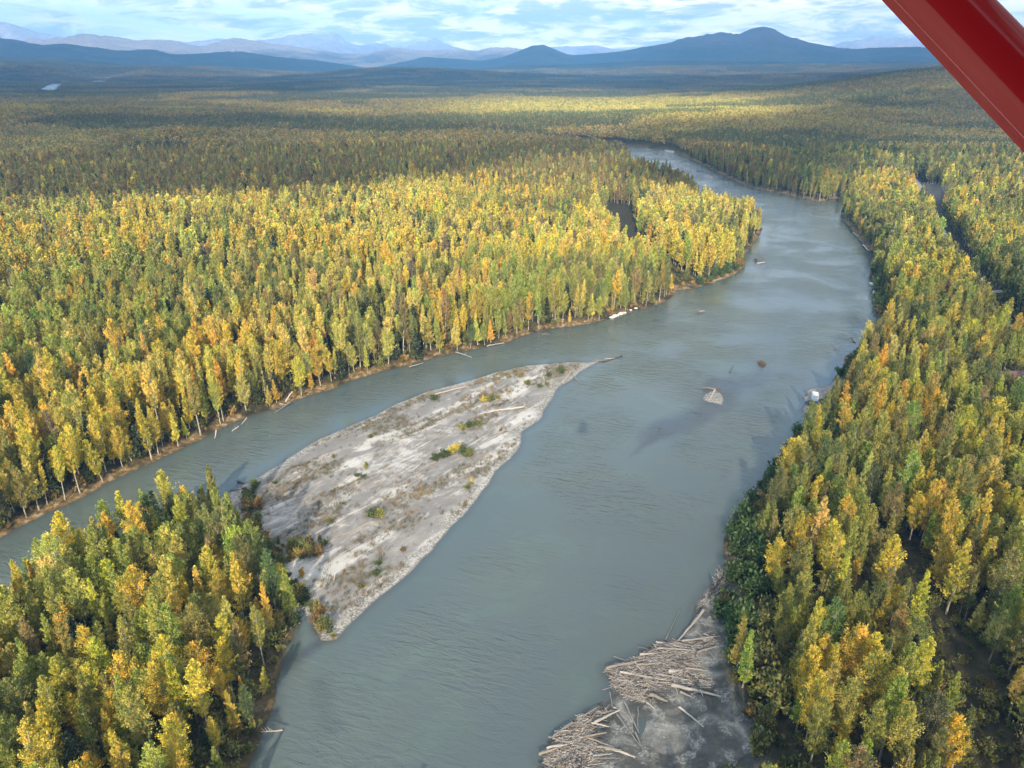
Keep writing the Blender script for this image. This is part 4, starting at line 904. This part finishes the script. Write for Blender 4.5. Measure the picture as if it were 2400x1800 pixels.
# ------------------------------------------------------------------ shrubs of the sand bar
STEM = BD
BM = []
for i, (H, Rr, nb, nl) in enumerate([(3.4, 2.4, 34, 36), (2.2, 2.2, 30, 28), (1.3, 1.9, 26, 20), (4.6, 1.1, 30, 26)]):
    r = np.random.default_rng(900 + i); V, Q, lv, tips = bush(r, H, Rr, nb, nl, .36); c = Parts(); c.add(V, Q, lv); t = Parts()
    for tp in tips[:14]: t.add(*tube([(0, 0, -.3), tp * .5, tp], [.05, .03, .01], 4))
    BM.append((c.mesh('foliage', [LO]), t.mesh('stems', [STEM])))
SH = [(1315, 874, 0, 1.0, 'green', 'dense green shrub beside the white snag at the bar tip'), (1286, 882, 1, .8, 'green', 'small round green shrub left of the shrub by the snag'), (1220, 885, 1, .8, 'tan', 'tan shrub on the upper sand bar'),
      (1237, 902, 1, .9, 'olive', 'olive shrub, left one of a row of three'), (1264, 908, 2, 1.0, 'green', 'low green shrub, middle one of a row of three'), (1281, 902, 2, .9, 'olive', 'low olive shrub, right one of a row of three'), (1018, 938, 1, 1.1, 'green', 'dark green shrub left on the upper bar near the long pale log'),
      (1135, 942, 1, .9, 'gold', 'golden and green shrub right of the short pale log'), (1150, 940, 1, 1.0, 'olive', 'olive shrub touching the golden one'), (1166, 936, 2, 1.0, 'tan', 'tan weedy shrub at the right end of that clump'),
      (1085, 1006, 2, 1.1, 'lime', 'low lime shrub at the left end of a long hedge'), (1103, 1003, 1, 1.1, 'green', 'green shrub in the middle of a long hedge'), (1120, 999, 1, 1.0, 'olive', 'olive shrub at the right end of a long hedge'),
      (1020, 1078, 1, 1.0, 'green', 'green shrub at the left end of the biggest clump'), (1041, 1072, 1, 1.2, 'green', 'green shrub second from left in the biggest clump'), (1057, 1064, 1, 1.0, 'gold', 'gold tipped shrub in the biggest clump'), (1069, 1060, 0, .9, 'gold', 'bright yellow shrub in the biggest clump'),
      (1086, 1068, 0, 1.1, 'green', 'tallest dark green shrub in the biggest clump'), (1100, 1072, 0, .9, 'olive', 'olive shrub at the right end of the biggest clump'), (872, 1215, 0, .9, 'green', 'green half of the round bush by the tawny log'), (890, 1213, 0, .8, 'lime', 'lime half of the round bush by the tawny log'),
      (725, 1302, 3, .8, 'yellow', 'slim yellow sapling on the left part of the bar'), (683, 1290, 3, .8, 'lime', 'slim lime sapling left of the yellow sapling'), (708, 1352, 3, .6, 'orange', 'slim orange sapling above the green strip'), (859, 1100, 3, .6, 'lime', 'lime sprig in the middle of the bar'),
      (838, 1118, 2, .8, 'green', 'dark low shrub under the lime sprig'), (852, 1120, 2, .7, 'green', 'dark low shrub right of the one under the sprig'), (870, 1026, 1, .6, 'olive', 'small olive shrub below the grey sand streak'), (782, 1075, 3, .4, 'rust', 'rusty sprig near the north shore'),
      (647, 1134, 2, .8, 'green', 'low green shrub near the bar\'s left end'), (1098, 1142, 2, 1.0, 'olive', 'olive shrub near the south shore'), (1106, 1128, 3, .4, 'gold', 'small gold sprig near the south shore'), (890, 1322, 2, .9, 'green', 'dark shrub on the lower bar, upper of three'),
      (882, 1346, 2, 1.0, 'green', 'dark shrub on the lower bar, middle of three'), (848, 1376, 2, .8, 'olive', 'olive shrub on the lower bar, lowest of three'), (776, 1228, 1, .6, 'olive', 'olive shrub by the thin white pole'), (1177, 1010, 0, .5, 'rust', 'rusty brush around the root mat of the grey log'), (944, 1290, 2, .7, 'rust', 'rusty weed tuft by the south shore')]
sx = [P(u, v, .6) for u, v, *_ in SH]; szz = gzn([a[0] for a in sx], [a[1] for a in sx])
for (u, v, k_, sc, cn_, lab), (x, y), z in zip(SH, sx, szz):
    e = empty('shrub' if k_ < 3 else 'sapling', (x, y, float(z)), random.random() * 6.28, sc); f = obj('foliage', BM[k_][0], e); obj('stems', BM[k_][1], e)
    f.color = (*[float(q) * (1.0 if cn_ in ('gold', 'yellow', 'orange') else .8) for q in PC[PN.index(cn_)]], 1); tag(e, lab, 'shrub', 'shrubs growing on the sand bar')
# weeds
xw, yw = inpoly(BAR, 15000).T; lw, zw, loww, bw, *_ = fields(xw, yw)
ca, sa = math.cos(R(BAR_ANG)), math.sin(R(BAR_ANG)); al, ac = xw * ca + yw * sa, -xw * sa + yw * ca
dn = fbm(al * .35, ac, 7, 4, 14); kk = (lw > 1.6) & (rj.random(len(xw)) < ss(dn, .47, .66) * .95 + .05) & (sdf(xw, yw, ISLAND) > 1)
xw, yw, zw, lw = xw[kk], yw[kk], zw[kk], lw[kk]; n = len(xw); cr_ = rj.random((n, 1)); pn_ = fbm(xw, yw, 12, 2, 31)[:, None]
tw = np.where(cr_ < .12 + .25 * (pn_ > .6), [[.42, .24, .08]], np.where(cr_ < .5, [[.24, .17, .12]], np.where(cr_ < .85, [[.30, .25, .18]], [[.17, .17, .07]])))
scatter('bar_weeds', np.stack([xw, yw, zw - .03], -1), np.where(cr_[:, 0] < .35, rj.integers(0, 2, n), rj.integers(2, 4, n)), .32 + .5 * rj.random(n), np.stack([0 * xw, 0 * xw, rj.random(n) * 6.28], -1), tw * (0.7 + .5 * rj.random((n, 1))),
        [bpy.data.objects.new('weed_kind_%02d' % q, o.data) for q, o in enumerate(GD)], 'dry brown and orange weeds dotting the sand bar', 'weeds')

# ------------------------------------------------------------------ road and clearings on the right bank
RDM, T = mat('packed_gravel'); pos = T.n('ShaderNodeNewGeometry').outputs['Position']
out(T, pbsdf(T, T.mix(T.smooth(T.noise(pos, .4, 5.), .35, .65), (.17, .16, .145), (.25, .24, .215)), .95, .1))
def ribbon(pl, wd, label):
    pts = []
    for i in range(len(pl) - 1):
        n_ = max(2, int(math.dist(pl[i], pl[i + 1]) / 3)); pts += [pl[i] + (pl[i + 1] - pl[i]) * t for t in np.linspace(0, 1, n_, endpoint=False)]
    pts = np.array(pts + [pl[-1]]); tg = norm(np.gradient(pts, axis=0)); nm = np.column_stack([-tg[:, 1], tg[:, 0]]); k = 5
    off = np.linspace(-1, 1, k) * wd / 2; V = pts[:, None] + nm[:, None] * off[None, :, None]; V = V.reshape(-1, 2); z = gzn(V[:, 0], V[:, 1]) + .12
    idx = np.arange(len(V)).reshape(-1, k); q = np.stack([idx[:-1, :-1], idx[:-1, 1:], idx[1:, 1:], idx[1:, :-1]], -1).reshape(-1, 4)
    tag(obj('road', mesh('road', np.column_stack([V, z]), q, [RDM], smooth=True)), label, 'road', kind='structure')
ribbon(ROAD, 6.0, 'gravel road running through the right bank woods'); ribbon(ROAD2, 5.0, 'gravel side road leaving to the right')

# ------------------------------------------------------------------ buildings, vehicles, boats
WHITE = simple('white_paint', (.78, .78, .76), .45); GLASS = simple('dark_glass', (.02, .025, .03), .1, .5); RUBBER = simple('black_rubber', (.02, .02, .02), .8); MAROON = simple('maroon_sheet_roof', (.12, .055, .065), .5)
LOGWALL = simple('brown_log_wall', (.20, .13, .08), .8); GREYM = simple('grey_metal', (.35, .36, .37), .4); DARKM = simple('black_paint', (.03, .03, .035), .5); ROOFG = simple('pale_roof', (.5, .48, .45), .7)
def box(p, c, s, m=0, taper=1.0):
    x, y, z = c; a, b, h = [q / 2 for q in s]
    V = [(x - a, y - b, z - h), (x + a, y - b, z - h), (x + a, y + b, z - h), (x - a, y + b, z - h), (x - a * taper, y - b * taper, z + h), (x + a * taper, y - b * taper, z + h), (x + a * taper, y + b * taper, z + h), (x - a * taper, y + b * taper, z + h)]
    p.add(V, [(3, 2, 1, 0), (4, 5, 6, 7), (0, 1, 5, 4), (1, 2, 6, 5), (2, 3, 7, 6), (3, 0, 4, 7)], m=m)
def part(name, mt, parent, boxes, label=None, smooth=False):
    p = Parts()
    for b_ in boxes: box(p, *b_[:2], 0, *(b_[2:]))
    o = obj(name, p.mesh(name, [mt], smooth), parent)
    if label: o['label'] = label
    return o
def house(name, x, y, z, rz, w_, d, h, rh, wall, roof, label, cat):
    e = tag(empty(name, (x, y, z), rz), label, cat)
    p = Parts(); a, b = w_ / 2, d / 2
    V = [(-a, -b, -.5), (a, -b, -.5), (a, b, -.5), (-a, b, -.5), (-a, -b, h), (a, -b, h), (a, b, h), (-a, b, h), (-a, 0, h + rh), (a, 0, h + rh)]
    p.add(V, [(0, 1, 5, 4), (2, 3, 7, 6), (1, 2, 6, 9, 5), (3, 0, 4, 8, 7), (3, 2, 1, 0)]); obj('wall', p.mesh('wall', [wall]), e)
    p = Parts(); o_ = .5; sl_ = rh / b
    for s_ in (-1, 1):
        y0, z0 = s_ * (b + o_), h - sl_ * o_ + .05; V = [(-a - o_, 0, h + rh + .05), (a + o_, 0, h + rh + .05), (a + o_, y0, z0), (-a - o_, y0, z0)]; V += [(q[0], q[1], q[2] + .15) for q in V]
        p.add(V, [(0, 1, 2, 3), (7, 6, 5, 4), (0, 4, 5, 1), (1, 5, 6, 2), (2, 6, 7, 3), (3, 7, 4, 0)])
    obj('roof', p.mesh('roof', [roof]), e)
    for q in range(3): part('window', GLASS, e, [((-a + w_ * (q + .6) / 3.2, -b - .02, h * .6), (.9, .06, 1.0))])
    part('door', DARKM, e, [((a * .75, -b - .03, 1.0), (.95, .06, 2.0))]); return e
house('cabin', CABIN[0], CABIN[1], gz1(*CABIN), R(4), 15, 8, 3.0, 2.2, LOGWALL, MAROON, 'long cabin with a maroon roof hidden in the right bank woods', 'cabin')
house('house', HOUSE[0], HOUSE[1], gz1(*HOUSE) + .2, R(20), 9, 7, 4.5, 2.5, WHITE, ROOFG, 'small white house among trees right of the smoke', 'house')
for (u, d_, lab, w_, h_) in [(2244, 3000, 'left of two pale houses on the far right hilltop', 26, 13), (2272, 3020, 'right of two pale houses on the far right hilltop', 15, 16)]:
    x, y = azr(u, d_); house('house', x, y, gz1(x, y) + 8, R(-30), w_, 12, h_, 5, simple('cream_wall', (.6, .5, .42), .7), ROOFG, lab, 'house')
def vehicle(name, x, y, rz, label, cat, truck=False):
    e = tag(empty(name, (x, y, gz1(x, y) + .15), rz), label, cat)
    part('body', WHITE, e, [((0, 0, .72), (4.7, 1.85, .62), .96)]); part('cab', WHITE, e, [((.1 if truck else -.2, 0, 1.32), (1.7 if truck else 2.6, 1.7, .6), .82)])
    part('window', GLASS, e, [((.1 if truck else -.2, 0, 1.30), (1.75 if truck else 2.66, 1.62, .38), .84)])
    for sx_ in (-1.45, 1.45):
        for sy in (-.9, .9):
            p = Parts(); p.add(*tube([(sx_, sy - .12, .34), (sx_, sy + .12, .34)], [.36, .36], 14)); obj('wheel', p.mesh('wheel', [RUBBER]), e)
    for sy in (-.65, .65): part('headlight', GREYM, e, [((2.33, sy, .8), (.06, .32, .16))])
    return e
vehicle('parked_car', *P(2262, 657), R(60), 'white car on the gravel road, nearer the river', 'car')
vehicle('parked_car', *P(2297, 668), R(100), 'white car right of the gravel road at the trees', 'car')
# white camper and a dark cart on the gravel spit
x, y = P(1909, 936, .6); e = tag(empty('camper_trailer', (x, y, gz1(x, y)), R(70)), 'white camper trailer parked on the gravel spit', 'trailer')
part('body', WHITE, e, [((0, 0, 1.6), (4.4, 2.2, 2.0), .95)]); part('window', GLASS, e, [((0, -1.1, 1.8), (1.2, .08, .6))]); part('drawbar', DARKM, e, [((2.7, 0, .5), (1.2, .1, .1))])
for sy in (-.95, .95):
    p = Parts(); p.add(*tube([(0, sy - .12, .34), (0, sy + .12, .34)], [.36, .36], 14)); obj('wheel', p.mesh('wheel', [RUBBER]), e)
x, y = P(1896, 944, .6); e = tag(empty('cart', (x, y, gz1(x, y)), R(40)), 'low black cart beside the white trailer at the water', 'cart')
part('body', DARKM, e, [((0, 0, .8), (2.6, 1.5, .5), 1.05)]); part('frame', GREYM, e, [((0, 0, .5), (3.2, .9, .08))])
for sx_ in (-.8, .8):
    for sy in (-.75, .75):
        p = Parts(); p.add(*tube([(sx_, sy - .1, .3), (sx_, sy + .1, .3)], [.3, .3], 12)); obj('wheel', p.mesh('wheel', [RUBBER]), e)
def boat(x, y, rz, L, label):
    e = tag(empty('boat', (x, y, .05), rz), label, 'boat', 'boats moored at the right bank'); p = Parts(); n = 9; ring = []
    for i in range(n):
        t = i / (n - 1); w_ = L * .17 * (1 - max(0, t - .55) ** 2 * 4.6); xx = (t - .5) * L; sh = .55 + .35 * t * t; ring.append([(xx, -w_, sh), (xx, -w_ * .75, -.1), (xx, w_ * .75, -.1), (xx, w_, sh), (xx, w_ - .12, sh), (xx, w_ * .7 - .05, .12), (xx, -w_ * .7 + .05, .12), (xx, -w_ + .12, sh)])
    V = [q for r_ in ring for q in r_]; Q = [(i * 8 + k_, i * 8 + (k_ + 1) % 8, (i + 1) * 8 + (k_ + 1) % 8, (i + 1) * 8 + k_) for i in range(n - 1) for k_ in range(8)] + [tuple(range(8)), tuple(reversed([(n - 1) * 8 + k_ for k_ in range(8)]))]
    p.add(V, Q); obj('hull', p.mesh('hull', [WHITE], False), e)
    for t in (-.2, .12): part('seat', GREYM, e, [((t * L, 0, .45), (.3, L * .3, .05))])
    part('outboard_motor', DARKM, e, [((-L * .53, 0, .7), (.3, .3, .5)), ((-L * .54, 0, .2), (.12, .1, .7))])
boat(*P(2058, 594), R(120), 7, 'farthest white boat tied at the right bank'); boat(*P(2045, 668), R(95), 7, 'white boat in the middle of the right bank moorings'); boat(*P(2049, 688), R(80), 5.5, 'nearest and smallest white boat tied at the right bank')

# ------------------------------------------------------------------ the aircraft's wing strut, close to the camera
RV = Vector((1, 0, 0)); UV = Vector((0, spn, cp)); FV = Vector((0, cp, -spn))
def unp(u, v, d): return Vector((0, 0, CAMZ)) + RV * ((u - 1200) / F * d) + UV * ((900 - v) / F * d) + FV * d
A_, B_ = unp(2197, 0, 1.665), unp(2401, 213, 1.60); ax = (B_ - A_).normalized(); view = ((A_ + B_) / 2 - Vector((0, 0, CAMZ))).normalized()
cd = ax.cross(view).normalized()
if cd.dot(UV) < 0: cd = -cd
nd = ax.cross(cd).normalized()
if nd.dot(view) > 0: nd = -nd
tw_ = R(-12); cd2 = (cd * math.cos(tw_) + nd * math.sin(tw_)); nd2 = (nd * math.cos(tw_) - cd * math.sin(tw_))
prof = [(-.076, .002), (-.072, .0045), (-.060, .006), (-.050, .012)]
for a in np.linspace(R(150), R(0), 16): prof.append((.013 + .063 * math.cos(a), .030 * math.sin(a) ** .9 if a > 0 else 0))
full = prof + [(c_, -t_) for c_, t_ in reversed(prof[:-1])]
st = A_ - ax * .9; en = B_ + ax * 2.6
def pt_(o_, c_, t_): return o_ + cd2 * c_ + nd2 * t_
V = [pt_(st, *q) for q in full] + [pt_(en, *q) for q in full]; n = len(full)
p = Parts(); p.add(np.array(V), [(i, (i + 1) % n, n + (i + 1) % n, n + i) for i in range(n)] + [tuple(range(n)), tuple(reversed(range(n, 2 * n)))])
P_STRUT = p
p = Parts(); box(p, (0.6, -1.05, CAMZ - .25), (3.4, 1.0, 1.5)); FUS = p  # unseen dark fuselage box, added so the strut reflects less sky
RED, T = mat('glossy_red_paint'); pos = T.n('ShaderNodeTexCoord').outputs['Object']
out(T, T.n('ShaderNodeBsdfPrincipled', i={'Base Color': (0.16, 0.001, 0.005, 1), 'Roughness': .5, 'Specular IOR Level': .1, 'Coat Weight': .4, 'Coat Roughness': .06,
    'Normal': T.n('ShaderNodeBump', i={'Strength': .03, 'Distance': .002, 'Height': T.noise(pos, 30., 3.)}).outputs[0]}).outputs[0])
root = tag(empty('aircraft', st), 'aircraft whose glossy red wing strut crosses the upper right corner', 'aircraft')
WM, T = mat('red_wing_skin'); pos = T.n('ShaderNodeTexCoord').outputs['Object']; out(T, pbsdf(T, T.mix(T.noise(pos, 2., 3.), (.16, .004, .008), (.19, .006, .01)), .4, .4))
p = Parts(); prw = [(-1.3, .0), (-.9, .10), (0., .17), (.75, .14), (1.05, .06), (1.12, 0), (1.05, -.04), (0., -.05)]; w0 = np.array([0.95, 0, CAMZ + .78])  # unseen wing, added overhead and sized to keep sun off the strut
Vw = [w0 + [a, y_, b] for y_ in (-.9, 3.6) for a, b in prw]; p.add(np.array(Vw), [(i, (i + 1) % 8, 8 + (i + 1) % 8, 8 + i) for i in range(8)] + [tuple(range(7, -1, -1)), tuple(range(8, 16))])
def rel(me): 
    me.transform(Matrix.Translation(-st)); return me
strutp = P_STRUT; wo = obj('wing', rel(p.mesh('wing', [WM], False)), root); obj('fuselage', rel(FUS.mesh('fuselage', [simple('dark_cabin_side', (.03, .008, .01), .7)])), root)
o = obj('strut', rel(strutp.mesh('strut', [RED], True)), root)
SEAM = simple('pale_red_edge', (.42, .10, .10), .35, .5)
p = Parts(); p.add(*tube([np.array(pt_(st, -.0585, .0066)), np.array(pt_(en, -.0585, .0066))], [.0014, .0014], 6)); obj('seam_bead', rel(p.mesh('seam_bead', [SEAM], True)), o)

# ------------------------------------------------------------------ smoke over the clearing
sm, T = mat('smoke'); T.l(T.n('ShaderNodeVolumePrincipled', i={'Color': (.75, .82, .95, 1), 'Density': .004}).outputs[0], T.n('ShaderNodeOutputMaterial').inputs[1])
import bmesh
b = bmesh.new(); bmesh.ops.create_icosphere(b, subdivisions=3, radius=1)
for v_ in b.verts: v_.co *= 1 + .25 * math.sin(v_.co.x * 5 + 1) * math.cos(v_.co.y * 4 + v_.co.z * 3)
me = bpy.data.meshes.new('smoke'); b.to_mesh(me); b.free(); me.materials.append(sm); x, y = P(2190, 485)
o = obj('smoke', me, None, (x, y, 12)); o.scale = (17, 20, 10); tag(o, 'faint bluish smoke drifting over the clearing on the right', 'smoke', kind='stuff')

# ------------------------------------------------------------------ out-of-view clouds, placed so their shadows fall on parts of the valley
CM, T = mat('cloud_vapour'); pos = T.n('ShaderNodeNewGeometry').outputs['Position']; th = T.n('ShaderNodeAttribute', attribute_name='thin').outputs['Fac']
nz = T.noise(pos, .0022, 6., .6, .5); fac = T.math('MULTIPLY', th, T.math('ADD', .55, T.smooth(nz, .3, .7)), clamp=True)
sh_ = T.n('ShaderNodeMixShader', i={0: .5, 1: T.n('ShaderNodeBsdfDiffuse', i={0: (.9, .9, .92, 1)}).outputs[0], 2: T.n('ShaderNodeBsdfTranslucent', i={0: (.9, .9, .92, 1)}).outputs[0]}).outputs[0]
out(T, T.n('ShaderNodeMixShader', i={0: fac, 1: T.n('ShaderNodeBsdfTransparent').outputs[0], 2: sh_}).outputs[0])
CH = 1900.0; OX, OY = SUNV.x / SUNV.z * CH, SUNV.y / SUNV.z * CH
def cloud(pts, opac, rag, res, label, world=False):
    pg = np.array(pts) if world else poly(pts)
    lo, hi = pg.min(0) - rag * 2, pg.max(0) + rag * 2; nx, ny = int((hi[0] - lo[0]) / res) + 2, int((hi[1] - lo[1]) / res) + 2
    X, Y = np.meshgrid(np.linspace(lo[0], hi[0], nx), np.linspace(lo[1], hi[1], ny)); x, y = X.ravel(), Y.ravel()
    s = sdf(x, y, pg) + (fbm(x, y, rag * 3, 5, 41) - .5) * 2.4 * rag
    t = np.clip(s / rag, 0, 1); h = rag * (.3 + .5 * np.sqrt(np.clip(s / (rag * 4), 0, 1)) * (.6 + .8 * fbm(x, y, rag * 2.5, 4, 43)))
    idx = np.arange(nx * ny).reshape(ny, nx); q = np.stack([idx[:-1, :-1], idx[:-1, 1:], idx[1:, 1:], idx[1:, :-1]], -1).reshape(-1, 4); q = q[(s[q] > 0).any(1)]
    V = np.concatenate([np.column_stack([x + OX, y + OY, CH + np.where(s > 0, h * t, 0)]), np.column_stack([x + OX, y + OY, CH - np.where(s > 0, .15 * rag * t, 0)])]); N_ = nx * ny
    Q = np.concatenate([q, q[:, ::-1] + N_]); used = np.unique(Q); rm_ = -np.ones(2 * N_, int); rm_[used] = np.arange(len(used))
    me = mesh('clouds', V[used], rm_[Q], [CM], attrs={'thin': ('FLOAT', np.tile(ss(s, 0, rag * .8) * opac, 2)[used])}, smooth=True)
    tag(obj('clouds', me), label, 'cloud', kind='structure')
cloud([(-700, 520), (0, 500), (300, 498), (600, 480), (900, 470), (1100, 440), (1280, 400), (1430, 400), (1480, 360), (1400, 325), (1150, 312), (900, 300), (700, 268), (350, 240), (-700, 225)], .42, 45, 22, 'cloud shading the woods left of the river')
cloud([(1500, 470), (1750, 480), (2100, 400), (2700, 400), (2700, 262), (2000, 262), (1850, 285), (1500, 320), (1380, 330)], .45, 60, 30, 'thin cloud shading the woods right of the upper river')
far = [P(-1200, 232), P(0, 232), P(500, 236), P(800, 232), P(1000, 218), P(1300, 218), P(1800, 248), P(2100, 262), P(3000, 262)]
cloud([P(-1200, 232), P(0, 232), P(500, 236), P(800, 232), P(1000, 218), P(1300, 218), P(1800, 248), P(2100, 262), P(3000, 262), (9000, 6000), (4000, 6800), (-1000, 6200), (-6000, 6600)], .60, 300, 120, 'cloud shading the middle of the valley', world=True)
cloud([(-15000, 9500), (-4000, 8800), (3000, 8600), (9000, 8600), (16000, 8800), (16000, 14500), (4000, 15500), (0, 14500), (-4000, 13600), (-15000, 13000)], .45, 380, 190, 'broad cloud shading the blue hills', world=True)
cloud([(1150, 1400), (1450, 1000), (1780, 760), (1880, 640), (2100, 600), (2700, 640), (3200, 1500), (2900, 2600), (700, 2600), (900, 1750)], .18, 22, 8, 'thin cloud dimming the near right bank')  # unseen, spread over the river too to soften tree shadows on the water

# ------------------------------------------------------------------ air
hz, T = mat('haze'); T.l(T.n('ShaderNodeVolumePrincipled', i={'Color': (.19, .50, 1.0, 1), 'Density': 6.4e-5, 'Anisotropy': -.22}).outputs[0], T.n('ShaderNodeOutputMaterial').inputs[1])
p = Parts(); box(p, (0, 12650, 797.5), (60000, 28500, 1605)); me = p.mesh('haze', [hz]); tag(obj('haze', me), 'pale blue air over the whole valley', 'haze', kind='stuff')
